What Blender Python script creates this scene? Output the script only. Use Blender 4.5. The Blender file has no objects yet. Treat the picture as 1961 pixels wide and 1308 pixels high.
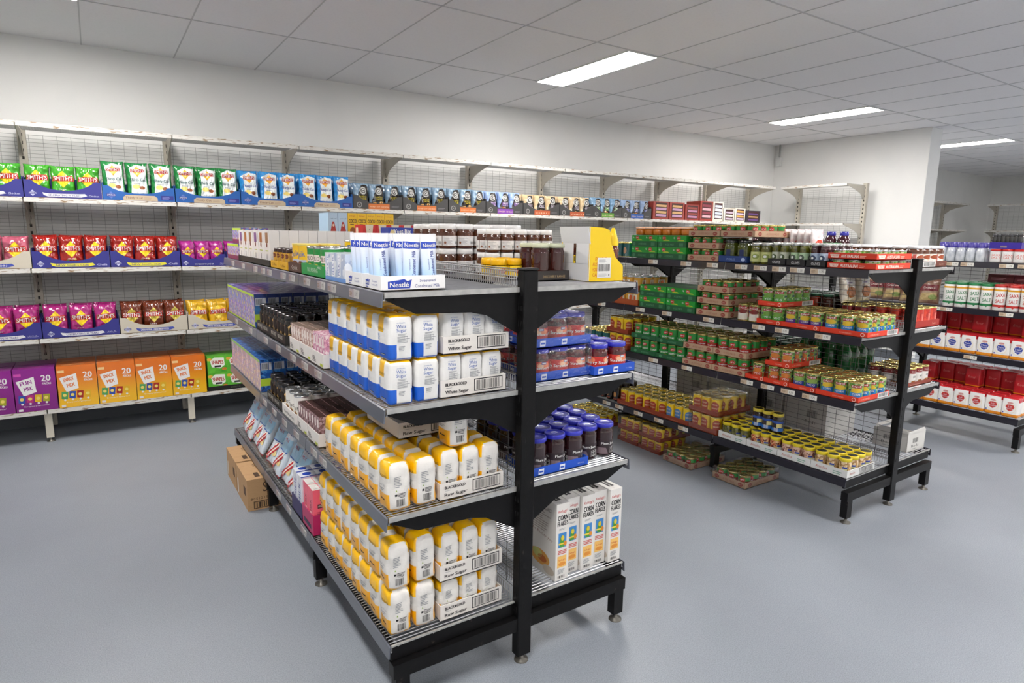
import bpy, math, random
from mathutils import Vector, noise
PI = math.pi
SC = bpy.context.scene
COL = SC.collection
random.seed(7)

# ------------------------------------------------------------------ camera, world, exposure
YAW, PITCH, ROLL = 0.5831, -0.1691, 0.0142
fw = Vector((math.sin(YAW)*math.cos(PITCH), math.cos(YAW)*math.cos(PITCH), math.sin(PITCH)))
rt = Vector((math.cos(YAW), -math.sin(YAW), 0)); up = rt.cross(fw)
rt2 = rt*math.cos(ROLL)+up*math.sin(ROLL); up2 = -rt*math.sin(ROLL)+up*math.cos(ROLL)
cd = bpy.data.cameras.new('camera'); cam = bpy.data.objects.new('camera', cd); COL.objects.link(cam)
cd.sensor_width = 36; cd.lens = 36*1200.8/1961; cd.clip_start = .02
from mathutils import Matrix
cam.matrix_world = Matrix(((rt2.x, up2.x, -fw.x, -1.148), (rt2.y, up2.y, -fw.y, -1.6529), (rt2.z, up2.z, -fw.z, 1.4908), (0, 0, 0, 1)))
SC.camera = cam
w = bpy.data.worlds.new('world'); SC.world = w; w.use_nodes = True
w.node_tree.nodes['Background'].inputs[0].default_value = (.8, .85, .9, 1)
w.node_tree.nodes['Background'].inputs[1].default_value = .3
SC.view_settings.view_transform = 'Standard'; SC.view_settings.look = 'None'
SC.view_settings.exposure = 0.70; SC.view_settings.gamma = 1; SC.view_settings.use_curve_mapping = False
LAMP_POWER = 40
LAMP_X = [-1.418, 2.182, 5.482, 8.87]; LAMP_Y = [(1.92, 3.08), (-1.6, -.44), (-5.1, -3.94)]
CEIL, YW, XR, YR = 2.818, 4.175, 7.252, 2.103

# ------------------------------------------------------------------ materials
def lin(h):
    h = h.lstrip('#'); o = []
    for i in (0, 2, 4):
        c = int(h[i:i+2], 16)/255; o.append(c/12.92 if c <= .04045 else ((c+.055)/1.055)**2.4)
    return (*o, 1)
_M = {}
def M(hexc, r=.5, metal=0, coat=0, bump=0, bscale=60, emit=0):
    k = (hexc, r, metal, coat, bump, bscale, emit)
    if k in _M: return _M[k]
    m = bpy.data.materials.new('surface_'+hexc.strip('#')); m.use_nodes = True
    nt = m.node_tree; b = nt.nodes['Principled BSDF']
    b.inputs['Base Color'].default_value = lin(hexc); b.inputs['Roughness'].default_value = r
    b.inputs['Metallic'].default_value = metal; b.inputs['Coat Weight'].default_value = coat; b.inputs['Coat Roughness'].default_value = .08
    if bump:
        tc = nt.nodes.new('ShaderNodeTexCoord'); n = nt.nodes.new('ShaderNodeTexNoise'); bp = nt.nodes.new('ShaderNodeBump')
        n.inputs['Scale'].default_value = bscale; n.inputs['Detail'].default_value = 4
        bp.inputs['Strength'].default_value = bump; bp.inputs['Distance'].default_value = .01
        nt.links.new(tc.outputs['Object'], n.inputs['Vector']); nt.links.new(n.outputs['Fac'], bp.inputs['Height']); nt.links.new(bp.outputs[0], b.inputs['Normal'])
    if emit:
        b.inputs['Emission Color'].default_value = lin(hexc); b.inputs['Emission Strength'].default_value = emit
    _M[k] = m; return m
def ramp_mat(name, cols, scale=30, r=.4, kind='voronoi', coat=0, bump=0, metal=0, pos=None, stretch=(1, 1, 1), spec=.5):
    """procedural print / wear: cell or noise pattern through a colour ramp"""
    if name in _M: return _M[name]
    m = bpy.data.materials.new(name); m.use_nodes = True; nt = m.node_tree; b = nt.nodes['Principled BSDF']
    tc = nt.nodes.new('ShaderNodeTexCoord'); mp = nt.nodes.new('ShaderNodeMapping'); mp.inputs['Scale'].default_value = stretch
    nt.links.new(tc.outputs['Object'], mp.inputs['Vector'])
    cr = nt.nodes.new('ShaderNodeValToRGB'); cr.color_ramp.interpolation = 'CONSTANT' if kind == 'voronoi' else 'LINEAR'
    if kind == 'voronoi':
        t = nt.nodes.new('ShaderNodeTexVoronoi'); t.inputs['Scale'].default_value = scale
        sp = nt.nodes.new('ShaderNodeSeparateColor'); nt.links.new(t.outputs['Color'], sp.inputs[0]); src = sp.outputs[0]
    else:
        t = nt.nodes.new('ShaderNodeTexNoise'); t.inputs['Scale'].default_value = scale; t.inputs['Detail'].default_value = 6; src = t.outputs['Fac']
    nt.links.new(mp.outputs[0], t.inputs['Vector']); nt.links.new(src, cr.inputs[0])
    el = cr.color_ramp.elements
    while len(el) < len(cols): el.new(.5)
    for i, c in enumerate(cols):
        el[i].position = pos[i] if pos else i/len(cols); el[i].color = lin(c)
    nt.links.new(cr.outputs[0], b.inputs['Base Color']); b.inputs['Roughness'].default_value = r
    b.inputs['Coat Weight'].default_value = coat; b.inputs['Metallic'].default_value = metal; b.inputs['Specular IOR Level'].default_value = spec
    if bump:
        bp = nt.nodes.new('ShaderNodeBump'); bp.inputs['Strength'].default_value = bump; bp.inputs['Distance'].default_value = .004
        nt.links.new(src, bp.inputs['Height']); nt.links.new(bp.outputs[0], b.inputs['Normal'])
    _M[name] = m; return m
def grad_mat(name, stops, z1, r=.35, coat=0, axis=2):
    """printed colour fade along the pack's own height"""
    if name in _M: return _M[name]
    m = bpy.data.materials.new(name); m.use_nodes = True; nt = m.node_tree; b = nt.nodes['Principled BSDF']
    tc = nt.nodes.new('ShaderNodeTexCoord'); sx = nt.nodes.new('ShaderNodeSeparateXYZ'); mr = nt.nodes.new('ShaderNodeMapRange'); cr = nt.nodes.new('ShaderNodeValToRGB')
    mr.inputs['From Max'].default_value = z1
    nt.links.new(tc.outputs['Object'], sx.inputs[0]); nt.links.new(sx.outputs[axis], mr.inputs[0]); nt.links.new(mr.outputs[0], cr.inputs[0]); nt.links.new(cr.outputs[0], b.inputs['Base Color'])
    el = cr.color_ramp.elements
    while len(el) < len(stops): el.new(.5)
    for i, (p, c) in enumerate(stops): el[i].position = p; el[i].color = lin(c)
    b.inputs['Roughness'].default_value = r; b.inputs['Coat Weight'].default_value = coat
    _M[name] = m; return m
def film_mat():
    if 'film' in _M: return _M['film']
    m = bpy.data.materials.new('clear_film'); m.use_nodes = True; nt = m.node_tree
    for n in list(nt.nodes): nt.nodes.remove(n)
    o = nt.nodes.new('ShaderNodeOutputMaterial'); mx = nt.nodes.new('ShaderNodeMixShader'); t = nt.nodes.new('ShaderNodeBsdfTransparent'); g = nt.nodes.new('ShaderNodeBsdfGlossy')
    g.inputs['Roughness'].default_value = .12; t.inputs[0].default_value = (.975, .98, .985, 1)
    lw = nt.nodes.new('ShaderNodeLayerWeight'); lw.inputs[0].default_value = .35
    ma = nt.nodes.new('ShaderNodeMath'); ma.operation = 'MULTIPLY_ADD'; ma.inputs[1].default_value = .35; ma.inputs[2].default_value = .05
    n = nt.nodes.new('ShaderNodeTexNoise'); n.inputs['Scale'].default_value = 28; n.inputs['Detail'].default_value = 3
    tc = nt.nodes.new('ShaderNodeTexCoord'); bp = nt.nodes.new('ShaderNodeBump'); bp.inputs['Strength'].default_value = .6; bp.inputs['Distance'].default_value = .02
    L = nt.links.new
    L(tc.outputs['Object'], n.inputs['Vector']); L(n.outputs['Fac'], bp.inputs['Height']); L(bp.outputs[0], g.inputs['Normal'])
    L(lw.outputs['Facing'], ma.inputs[0]); L(ma.outputs[0], mx.inputs[0]); L(t.outputs[0], mx.inputs[1]); L(g.outputs[0], mx.inputs[2]); L(mx.outputs[0], o.inputs[0])
    _M['film'] = m; return m

WHITE, BLACK = M('#e2e2e0', .5), M('#121212', .5)
INK, GREY = M('#1b1b1f', .5), M('#8b8f94', .5)
GOLDLID = ramp_mat('gold_tin', ['#b09a45', '#e3d283'], 8, .22, 'noise', metal=.9)
SILVER = ramp_mat('silver_tin', ['#9ea0a2', '#d0d2d3'], 8, .22, 'noise', metal=.9)
BLACKSTEEL = ramp_mat('black_enamel_steel', ['#070708', '#0c0c0d', '#111011', '#4b453e'], 38, .42, 'noise', pos=[0, .45, .68, .80], spec=.22)
CARD = ramp_mat('brown_cardboard', ['#a8845c', '#b8936a'], 40, .8, 'noise', stretch=(1, 1, 6))
KRAFT = ramp_mat('kraft_tray_board', ['#a8886c', '#b6977c'], 40, .8, 'noise')
FILM = film_mat()

# ------------------------------------------------------------------ text cache
_T = {}
def glyphs(s, res=2):
    k = (s, res)
    if k in _T: return _T[k]
    c = bpy.data.curves.new('t', 'FONT'); c.body = s; c.size = 1; c.resolution_u = res; c.align_x = 'CENTER'; c.space_line = .85
    o = bpy.data.objects.new('t', c); COL.objects.link(o)
    me = bpy.data.meshes.new_from_object(o); me.calc_loop_triangles()
    vs = [(v.co.x, v.co.y) for v in me.vertices]; fs = [tuple(t.vertices) for t in me.loop_triangles]
    bpy.data.objects.remove(o); bpy.data.curves.remove(c); bpy.data.meshes.remove(me)
    x0 = min(v[0] for v in vs); x1 = max(v[0] for v in vs); y0 = min(v[1] for v in vs); y1 = max(v[1] for v in vs)
    r = ([((x-(x0+x1)/2), (y-(y0+y1)/2)) for x, y in vs], fs, x1-x0, y1-y0)
    _T[k] = r; return r

# ------------------------------------------------------------------ mesh builder
class MB:
    def __init__(s): s.v = []; s.f = []; s.m = []; s.s = []; s.mats = []; s.key = {}
    def mi(s, m):
        if m not in s.mats: s.mats.append(m)
        return s.mats.index(m)
    def add(s, vs, fs, m, smooth=False, weld=False):
        if weld:
            idx = []
            for p in vs:
                k = (round(p[0], 5), round(p[1], 5), round(p[2], 5))
                if k not in s.key: s.key[k] = len(s.v); s.v.append(tuple(p))
                idx.append(s.key[k])
        else:
            n = len(s.v); s.v.extend(tuple(p) for p in vs); idx = range(n, n+len(vs))
        for i, f in enumerate(fs):
            g = tuple(idx[j] for j in f)
            if len(set(g)) < 3: continue
            s.f.append(g); s.m.append(s.mi(m[i] if isinstance(m, list) else m)); s.s.append(smooth)
    def box(s, x0, x1, y0, y1, z0, z1, m, faces=None):
        v = [(x, y, z) for z in (z0, z1) for y in (y0, y1) for x in (x0, x1)]
        F = dict(b=(0, 2, 3, 1), t=(4, 5, 7, 6), n=(0, 1, 5, 4), f=(2, 6, 7, 3), l=(0, 4, 6, 2), r=(1, 3, 7, 5))
        fs = []; ms = []
        for k, f in F.items(): fs.append(f); ms.append((faces or {}).get(k, m))
        s.add(v, fs, ms)
    def bbox(s, x0, x1, y0, y1, z0, z1, m, c=.003):
        """box with chamfered vertical edges and top edges"""
        ring = lambda d, z: [(x0+d+c*a, y0+d+c*b, z) if False else None for a, b in ()]
        def rg(d, z):
            X0, X1, Y0, Y1 = x0+d, x1-d, y0+d, y1-d
            return [(X0+c, Y0, z), (X1-c, Y0, z), (X1, Y0+c, z), (X1, Y1-c, z), (X1-c, Y1, z), (X0+c, Y1, z), (X0, Y1-c, z), (X0, Y0+c, z)]
        R = [rg(0, z0), rg(0, z1-c), rg(c, z1)]
        vs = [p for r in R for p in r]; fs = []
        for k in range(2):
            for i in range(8): fs.append((k*8+i, k*8+(i+1) % 8, (k+1)*8+(i+1) % 8, (k+1)*8+i))
        fs.append(tuple(range(16, 24))); fs.append(tuple(reversed(range(8))))
        s.add(vs, fs, m)
    def prism(s, pts, axis, a0, a1, m):
        """extrude a 2D outline; axis 'x': pts are (y,z); 'y': (x,z); 'z': (x,y)"""
        P = lambda p, a: {'x': (a, p[0], p[1]), 'y': (p[0], a, p[1]), 'z': (p[0], p[1], a)}[axis]
        n = len(pts); vs = [P(p, a0) for p in pts]+[P(p, a1) for p in pts]
        fs = [tuple(range(n)), tuple(range(2*n-1, n-1, -1))]+[(i, i+n, (i+1) % n+n, (i+1) % n) for i in range(n)]
        s.add(vs, fs, m)
    def lathe(s, prof, n=20, cx=0, cy=0, cap=True):
        """prof: (radius, z, material of the band above)"""
        vs = []; fs = []; ms = []
        for r, z, m in prof:
            for i in range(n):
                a = 2*PI*i/n; vs.append((cx+r*math.cos(a), cy+r*math.sin(a), z))
        for k in range(len(prof)-1):
            for i in range(n): fs.append((k*n+i, k*n+(i+1) % n, (k+1)*n+(i+1) % n, (k+1)*n+i)); ms.append(prof[k][2])
        s.add(vs, fs, ms, True)
        if cap:
            if prof[-1][0] > .001: s.add(vs[-n:], [tuple(range(n))], prof[-1][2])
            if prof[0][0] > .001: s.add(vs[:n], [tuple(reversed(range(n)))], prof[0][2])
    def rod(s, p, q, r, m, n=4):
        p = Vector(p); q = Vector(q); d = (q-p).normalized(); a = d.orthogonal().normalized(); b = d.cross(a)
        vs = [c+(a*math.cos(t)+b*math.sin(t))*r for c in (p, q) for t in [2*PI*i/n+PI/4 for i in range(n)]]
        s.add(vs, [(i, (i+1) % n, n+(i+1) % n, n+i) for i in range(n)]+[tuple(reversed(range(n))), tuple(range(n, 2*n))], m)
    def mesh(s, name):
        me = bpy.data.meshes.new(name); me.from_pydata(s.v, [], s.f)
        for m in s.mats: me.materials.append(m)
        me.polygons.foreach_set('material_index', s.m); me.polygons.foreach_set('use_smooth', s.s); me.update()
        return me
    def face(s, kind, **k): return Face(s, kind, **k)

class Face:
    """a printable surface: maps (a right, b up, e outwards) in metres onto the mesh"""
    def __init__(f, mb, fn, w, h, fine=9): f.mb, f.fn, f.w, f.h, f.fine = mb, fn, w, h, fine
    def tris(f, pts, fs, m, layer=1):
        e = .0004*layer
        tr = [[pts[i] for i in t] for t in fs]; out = []
        while tr:
            t = tr.pop(); L = [math.dist(t[i], t[(i+1) % 3]) for i in range(3)]; k = L.index(max(L))
            if L[k] <= f.fine: out.append(t); continue
            a, b, c = t[k], t[(k+1) % 3], t[(k+2) % 3]; mid = ((a[0]+b[0])/2, (a[1]+b[1])/2)
            tr += [[a, mid, c], [mid, b, c]]
        vs = [f.fn(p[0], p[1], e) for t in out for p in t]
        f.mb.add(vs, [(3*i, 3*i+1, 3*i+2) for i in range(len(out))], m)
    def poly(f, pts, m, layer=1): f.tris(pts, [(0, i, i+1) for i in range(1, len(pts)-1)], m, layer)
    def rect(f, a0, a1, b0, b1, m, layer=1): f.poly([(a0, b0), (a1, b0), (a1, b1), (a0, b1)], m, layer)
    def oval(f, ca, cb, ra, rb, m, layer=1, n=18): f.poly([(ca+ra*math.cos(2*PI*i/n), cb+rb*math.sin(2*PI*i/n)) for i in range(n)], m, layer)
    def text(f, t, ca, cb, w, h, m, layer=2, rot=0, res=2, shear=0, bold=0):
        vs, fs, tw, th = glyphs(t, res); c, s_ = math.cos(rot), math.sin(rot)
        for dx in ([0] if not bold else [-bold, bold]):
            P = [(x/tw*w+dx+shear*y/th*h, y/th*h) for x, y in vs]
            f.tris([(ca+x*c-y*s_, cb+x*s_+y*c) for x, y in P], fs, m, layer+(.3 if dx > 0 else 0))
    def bars(f, a0, a1, b0, b1, m=INK, layer=2, n=16, seed=1):
        R = random.Random(seed); x = a0
        st = (a1-a0)/n
        for i in range(n):
            f.rect(a0+i*st, a0+i*st+st*R.choice((.3, .5, .7)), b0, b1, m, layer)
    def barcode(f, a0, a1, b0, b1, n=16):
        f.rect(a0, a1, b0, b1, WHITE, 1); q = (a1-a0)*.08; f.bars(a0+q, a1-q, b0+(b1-b0)*.2, b1-(b1-b0)*.1, n=n)
    def lines(f, a0, a1, b0, b1, n, m=GREY, layer=2, seed=3):
        R = random.Random(seed); st = (b1-b0)/n
        for i in range(n): f.rect(a0, a0+(a1-a0)*R.uniform(.55, 1), b0+i*st, b0+i*st+st*.42, m, layer)
def flat(mb, kind, x0, x1, y0, y1, z0, z1):
    """printable faces of a box: n near(-Y) l left(-X) r right(+X) t top"""
    if kind == 'n': return Face(mb, lambda a, b, e: (x0+a, y0-e, z0+b), x1-x0, z1-z0)
    if kind == 'f': return Face(mb, lambda a, b, e: (x1-a, y1+e, z0+b), x1-x0, z1-z0)
    if kind == 'l': return Face(mb, lambda a, b, e: (x0-e, y1-a, z0+b), y1-y0, z1-z0)
    if kind == 'r': return Face(mb, lambda a, b, e: (x1+e, y0+a, z0+b), y1-y0, z1-z0)
    return Face(mb, lambda a, b, e: (x0+a, y0+b, z1+e), x1-x0, y1-y0)
def wrap(mb, r, z0, h, turn=0, cx=0, cy=0, fine=.012):
    """label round a can or jar, centred on the side facing -Y (turned by turn)"""
    def fn(a, b, e):
        t = -PI/2+turn+a/r; return (cx+(r+e)*math.cos(t), cy+(r+e)*math.sin(t), z0+b)
    return Face(mb, fn, 2*PI*r, h, fine)

# ------------------------------------------------------------------ objects
def ob(name, mb, parent=None, loc=(0, 0, 0), rz=0, label=None, cat=None, group=None, kind=None):
    o = bpy.data.objects.new(name, mb.mesh(name) if isinstance(mb, MB) else mb); COL.objects.link(o)
    o.location = loc; o.rotation_euler.z = rz
    if parent is not None: o.parent = parent
    tagit(o, label, cat, group, kind); return o
def tagit(o, label=None, cat=None, group=None, kind=None):
    if label: o['label'] = label
    if cat: o['category'] = cat
    if group: o['group'] = group
    if kind: o['kind'] = kind
def empty(name, loc, label, cat, group=None, rz=0):
    o = bpy.data.objects.new(name, None); COL.objects.link(o); o.location = loc; o.rotation_euler.z = rz; o.empty_display_size = .05
    tagit(o, label, cat, group); return o
class Proto:
    """one kind of product; the first placing makes it, later ones copy the thing and each of its parts"""
    def __init__(s, name, cat, mb, kids=()):
        s.name, s.cat, s.mesh = name, cat, mb.mesh(name)
        s.kids = [(n, k.mesh(n)) for n, k in kids]; s.first = None
    def put(s, loc, label, group=None, rz=0, rx=0, ry=0):
        if s.first is None:
            o = bpy.data.objects.new(s.name, s.mesh); COL.objects.link(o); s.first = o; s.ch = []
            for n, k in s.kids:
                c = bpy.data.objects.new(n, k); COL.objects.link(c); c.parent = o; s.ch.append(c)
        else:
            o = s.first.copy(); COL.objects.link(o)
            for k in s.ch:
                c = k.copy(); COL.objects.link(c); c.parent = o
        o.location = loc; o.rotation_euler = (rx, ry, rz)
        for k in ('group',):
            if k in o: del o[k]
        tagit(o, label, s.cat, group); return o
NTH = ['first', 'second', 'third', 'fourth', 'fifth', 'sixth', 'seventh', 'eighth', 'ninth', 'tenth', 'eleventh', 'twelfth']
def colfront(i, n): return 'front column' if i == 0 else NTH[i]+' column'
def colacross(i, n): return 'nearest row' if i == 0 else NTH[i]+' row'
def backn(j, n): return 'nearest the aisle end' if j == 0 else NTH[j]+' from the aisle end'
def grid(p, xs, ys, z, desc, group, xn=colfront, yn=backn, rz=0, jit=.0006, jr=.04, skip=(), sc=None, tilt=0):
    for j, y in enumerate(ys):
        for i, x in enumerate(xs):
            if (i, j) in skip: continue
            q = p[(i+j) % len(p)] if isinstance(p, list) else p
            parts = [desc]
            if len(xs) > 1: parts.append(xn(i, len(xs)))
            if len(ys) > 1: parts.append(yn(j, len(ys)))
            R = random.uniform
            o = q.put((x+R(-jit, jit), y+R(-jit, jit), z), ', '.join(parts), group, rz+R(-jr, jr), R(-tilt, tilt), R(-tilt, tilt))
            if sc: o.scale = sc

# ------------------------------------------------------------------ the room
def speck(name, cols, scale, r, bump=0): return ramp_mat(name, cols, scale, r, 'noise', bump=bump)
def floor_material():
    m = bpy.data.materials.new('grey_floor_paint'); m.use_nodes = True; nt = m.node_tree; b = nt.nodes['Principled BSDF']; L = nt.links.new
    tc = nt.nodes.new('ShaderNodeTexCoord')
    n1 = nt.nodes.new('ShaderNodeTexNoise'); n1.inputs['Scale'].default_value = 1.1; n1.inputs['Detail'].default_value = 5
    n2 = nt.nodes.new('ShaderNodeTexNoise'); n2.inputs['Scale'].default_value = 260; n2.inputs['Detail'].default_value = 3
    c1 = nt.nodes.new('ShaderNodeValToRGB'); c1.color_ramp.elements[0].position = .3; c1.color_ramp.elements[0].color = lin('#858b94'); c1.color_ramp.elements[1].position = .7; c1.color_ramp.elements[1].color = lin('#9198a1')
    c2 = nt.nodes.new('ShaderNodeValToRGB'); c2.color_ramp.elements[0].position = .35; c2.color_ramp.elements[0].color = (.78, .78, .78, 1); c2.color_ramp.elements[1].position = .62; c2.color_ramp.elements[1].color = (1.08, 1.08, 1.08, 1)
    mx = nt.nodes.new('ShaderNodeMix'); mx.data_type = 'RGBA'; mx.blend_type = 'MULTIPLY'; mx.inputs[0].default_value = 1
    L(tc.outputs['Object'], n1.inputs['Vector']); L(tc.outputs['Object'], n2.inputs['Vector']); L(n1.outputs['Fac'], c1.inputs[0]); L(n2.outputs['Fac'], c2.inputs[0])
    L(c1.outputs[0], mx.inputs[6]); L(c2.outputs[0], mx.inputs[7]); L(mx.outputs[2], b.inputs['Base Color'])
    # small brown scuffs
    n3 = nt.nodes.new('ShaderNodeTexNoise'); n3.inputs['Scale'].default_value = 3.3; n3.inputs['Detail'].default_value = 8; n3.inputs['Roughness'].default_value = .7
    c3 = nt.nodes.new('ShaderNodeValToRGB'); c3.color_ramp.elements[0].position = .69; c3.color_ramp.elements[0].color = (0, 0, 0, 1); c3.color_ramp.elements[1].position = .76; c3.color_ramp.elements[1].color = (.6, .6, .6, 1)
    m2 = nt.nodes.new('ShaderNodeMix'); m2.data_type = 'RGBA'; L(tc.outputs['Object'], n3.inputs['Vector']); L(n3.outputs['Fac'], c3.inputs[0]); L(c3.outputs[0], m2.inputs[0])
    L(mx.outputs[2], m2.inputs[6]); m2.inputs[7].default_value = lin('#7b7770'); L(m2.outputs[2], b.inputs['Base Color'])
    b.inputs['Roughness'].default_value = .42; bp = nt.nodes.new('ShaderNodeBump'); bp.inputs['Strength'].default_value = .12; bp.inputs['Distance'].default_value = .002
    L(n2.outputs['Fac'], bp.inputs['Height']); L(bp.outputs[0], b.inputs['Normal']); return m
XL, XE, YN = -4.2, 14.82, -6.5
WALLP = speck('white_wall_paint', ['#dfe0df', '#e8e8e6'], 2.2, .75, .05)
mb = MB(); mb.box(XL-.2, XE+.2, YN-.2, YW+.2, -.12, 0, floor_material()); ob('floor', mb, kind='structure')
TILE = speck('ceiling_tile_board', ['#e3e2e4', '#ecebed'], 60, .85, .08)
mb = MB(); mb.box(XL-.2, XE+.2, YN-.2, YW+.2, CEIL, CEIL+.12, TILE)
TB = M('#c4c4c6', .6); gx = -1.118
k0 = int((XL-gx)/.6)-1
for k in range(k0, k0+34):
    x = gx+k*.6
    if XL < x < XE: mb.box(x-.004, x+.004, YN, YW, CEIL-.003, CEIL+.002, TB)
y = YW-1.0985
while y > YN: mb.box(XL, XE, y-.005, y+.005, CEIL-.004, CEIL+.002, TB); y -= 1.16
ob('ceiling', mb, kind='structure')
mb = MB(); mb.box(XL, XE, YW, YW+.15, 0, CEIL, WALLP); ob('wall_back', mb, kind='structure')
mb = MB(); mb.box(XL-.15, XL, YN, YW, 0, CEIL, WALLP); ob('wall_left', mb, kind='structure')
mb = MB(); mb.box(XL, XE, YN-.15, YN, 0, CEIL, WALLP); ob('wall_front', mb, kind='structure')
mb = MB(); mb.box(XE, XE+.15, YN, YW, 0, CEIL, WALLP); ob('wall_right', mb, kind='structure')
mb = MB(); mb.bbox(XR, XR+.28, YR, YW, 0, CEIL, WALLP, .004); ob('wall_middle', mb, kind='structure')
SK = M('#5c6168', .5)
mb = MB(); mb.box(XL, XR, YW-.012, YW, 0, .10, SK); ob('baseboard_back', mb, kind='structure')
mb = MB(); mb.box(XR-.012, XR, YR, YW-.012, 0, .10, SK); ob('baseboard_middle', mb, kind='structure')

# ceiling lights: recessed troffer frame with glowing diffuser
GLOW = M('#fffaf5', .5, emit=LAMP_POWER)
xl = ['far left', 'left', 'centre', 'right', 'far right']
for j, (y0, y1) in enumerate(LAMP_Y):
    for i, x in enumerate(LAMP_X+([12.2] if j else [])):  # last panel of each unseen row is added to brighten the far section
        w_ = .3; t = empty('ceiling_light', (x+w_/2, (y0+y1)/2, CEIL),
            ['glowing ceiling panel just above the top left of the view', 'long glowing ceiling panel above the middle aisle, largest in view', 'long glowing ceiling panel near the wall corner, middle of three', 'thin glowing ceiling panel seen past the white wall end'][i] if j == 0 else
            'ceiling panel light outside the view, %s of its row, %s row' % (xl[i], 'nearer' if j == 1 else 'farther'), 'ceiling light', 'recessed ceiling panel lights')
        h = (y1-y0)/2; m1 = MB(); FR = M('#e9e9e6', .4)
        for bx in ((-w_/2, -w_/2+.008, -h, h), (w_/2-.008, w_/2, -h, h), (-w_/2+.008, w_/2-.008, -h, -h+.008), (-w_/2+.008, w_/2-.008, h-.008, h)): m1.box(*bx, -.012, 0, FR)
        ob('frame', m1, t)
        m2 = MB(); m2.box(-w_/2+.008, w_/2-.008, -h+.008, h-.008, -.008, 0, GLOW); ob('diffuser', m2, t)
t = empty('junction_box', (XR, 4.09, 2.58), 'small white junction box high on the wall near the corner', 'junction box')
m1 = MB(); m1.bbox(-.05, 0, -.035, .035, -.06, .06, M('#d9dad8', .5)); ob('cover', m1, t)
m1 = MB(); m1.rod((-.02, 0, .06), (-.02, 0, CEIL-2.58), .012, M('#a9aaa8', .5), 8); ob('conduit', m1, t)

# ------------------------------------------------------------------ black gondola shelving
BAY = .86
WIRE = ramp_mat('plated_wire', ['#8d8e90', '#bcbdbf'], 20, .36, 'noise', metal=.9)
WIRED = M('#5e5f5e', .4, .5)
RAIL = ramp_mat('worn_plated_rail', ['#7f7f7d', '#a8a8a6', '#c0c0bd'], 30, .35, 'noise', metal=.5)
STRIP = M('#5a5e68', .3, coat=.4); STRIPD = M('#1d1b26', .35, coat=.3)
PAPER, BEIGE = M('#e4e2da', .6), M('#cdb9a0', .6)
def shelf_mesh(D, s, base):
    """wire deck: rods front to back, rail at both ends, lip at the front; local x 0 at the back"""
    mb = MB(); n = 53; L = BAY-.012
    for i in range(n+1):
        y = .006+L*i/n; mb.rod((s*.03, y, -.003), (s*(D-.003), y, -.003), .0018, WIRE)
        mb.rod((s*(D-.003), y, -.003), (s*(D-.001), y, -.022), .0021, WIRE)
    for q in (.12, .4, .7, .97): mb.rod((s*(.03+(D-.04)*q), .004, -.008), (s*(.03+(D-.04)*q), BAY-.004, -.008), .003, WIRE)
    x0, x1 = sorted((s*.03, s*D))
    for y in (.002, BAY-.008): mb.box(x0, x1, y, y+.006, -.006 if base else -.016, -.0004, RAIL)
    mb.rod((s*D, .004, -.022), (s*D, BAY-.004, -.022), .003, WIRE)
    if base:
        for y in (.008, BAY-.02): mb.box(x0, x1, y, y+.012, -.055, -.010, BLACKSTEEL)
        mb.box(*sorted((s*(D-.02), s*(D-.006))), .02, BAY-.02, -.05, -.012, BLACKSTEEL)
    return mb.mesh('shelf')
def bracket_mesh(D, s):
    mb = MB(); P = [(.02, -.017), (D-.004, -.017), (D-.004, -.022), (D*.80, -.066), (D*.42, -.072), (D*.30, -.085), (D*.12, -.135), (.02, -.155)]
    mb.prism([(s*a, b) for a, b in P], 'y', 0, .004, BLACKSTEEL)
    mb.box(*sorted((s*.02, s*(D-.03))), -.006, .004, -.022, -.017, BLACKSTEEL)
    return mb.mesh('bracket')
def fence_mesh(s):
    mb = MB()
    for i in range(62):
        y = .012+(BAY-.024)*i/61; mb.rod((0, y, 0), (0, y, .05), .0016, WIRE)
    for z in (.05, .025): mb.rod((0, .012, z), (0, BAY-.012, z), .0022, WIRE)
    return mb.mesh('wire_fence')
def panel_mesh():
    mb = MB(); H = 1.02
    for i in range(int(H/.03)+1): mb.rod((0, .02, i*.03), (0, BAY-.02, i*.03), .0012, WIRED)
    for i in range(11): mb.rod((0, .02+(BAY-.04)*i/10, 0), (0, .02+(BAY-.04)*i/10, H), .0014, WIRED)
    return mb.mesh('back_panel')
def post_mesh(H, base):
    mb = MB(); mb.bbox(-.028, .028, -.02, .02, .03, H-.006, BLACKSTEEL, .003); mb.bbox(-.03, .03, -.022, .022, H-.006, H, M('#1a1a1b', .5), .002)
    z = .2
    while z < H-.06:
        for sx in (-1, 1):
            x = sx*.0282
            for yy in (-.008, .006): mb.box(*sorted((x, x+sx*.0004)), yy, yy+.004, z, z+.016, M('#000000', .9))
        mb.box(-.012, -.006, -.0204, -.02, z+.01, z+.03, M('#050505', .9)); z += .05
    return mb.mesh('upright_post')
def foot_mesh():
    mb = MB(); mb.lathe([(.026, 0, M('#5f5d58', .4, .6)), (.024, .006, M('#5f5d58', .4, .6)), (.008, .012, M('#77756f', .4, .7)), (.008, .035, M('#77756f', .4, .7))], 14)
    return mb.mesh('levelling_foot')
_sm = {}
def memo(f, *a):
    k = (f.__name__, a)
    if k not in _sm: _sm[k] = f(*a)
    return _sm[k]
def leg_mesh(D, s):
    mb = MB(); z1 = .175; BS = BLACKSTEEL
    mb.box(*sorted((s*.028, s*(D+.002))), -.015, .022, z1-.048, z1, BS)
    mb.box(*sorted((s*(D-.052), s*(D-.006))), -.015, .022, .03, z1-.048, BS)
    return mb.mesh('base_leg')
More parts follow.
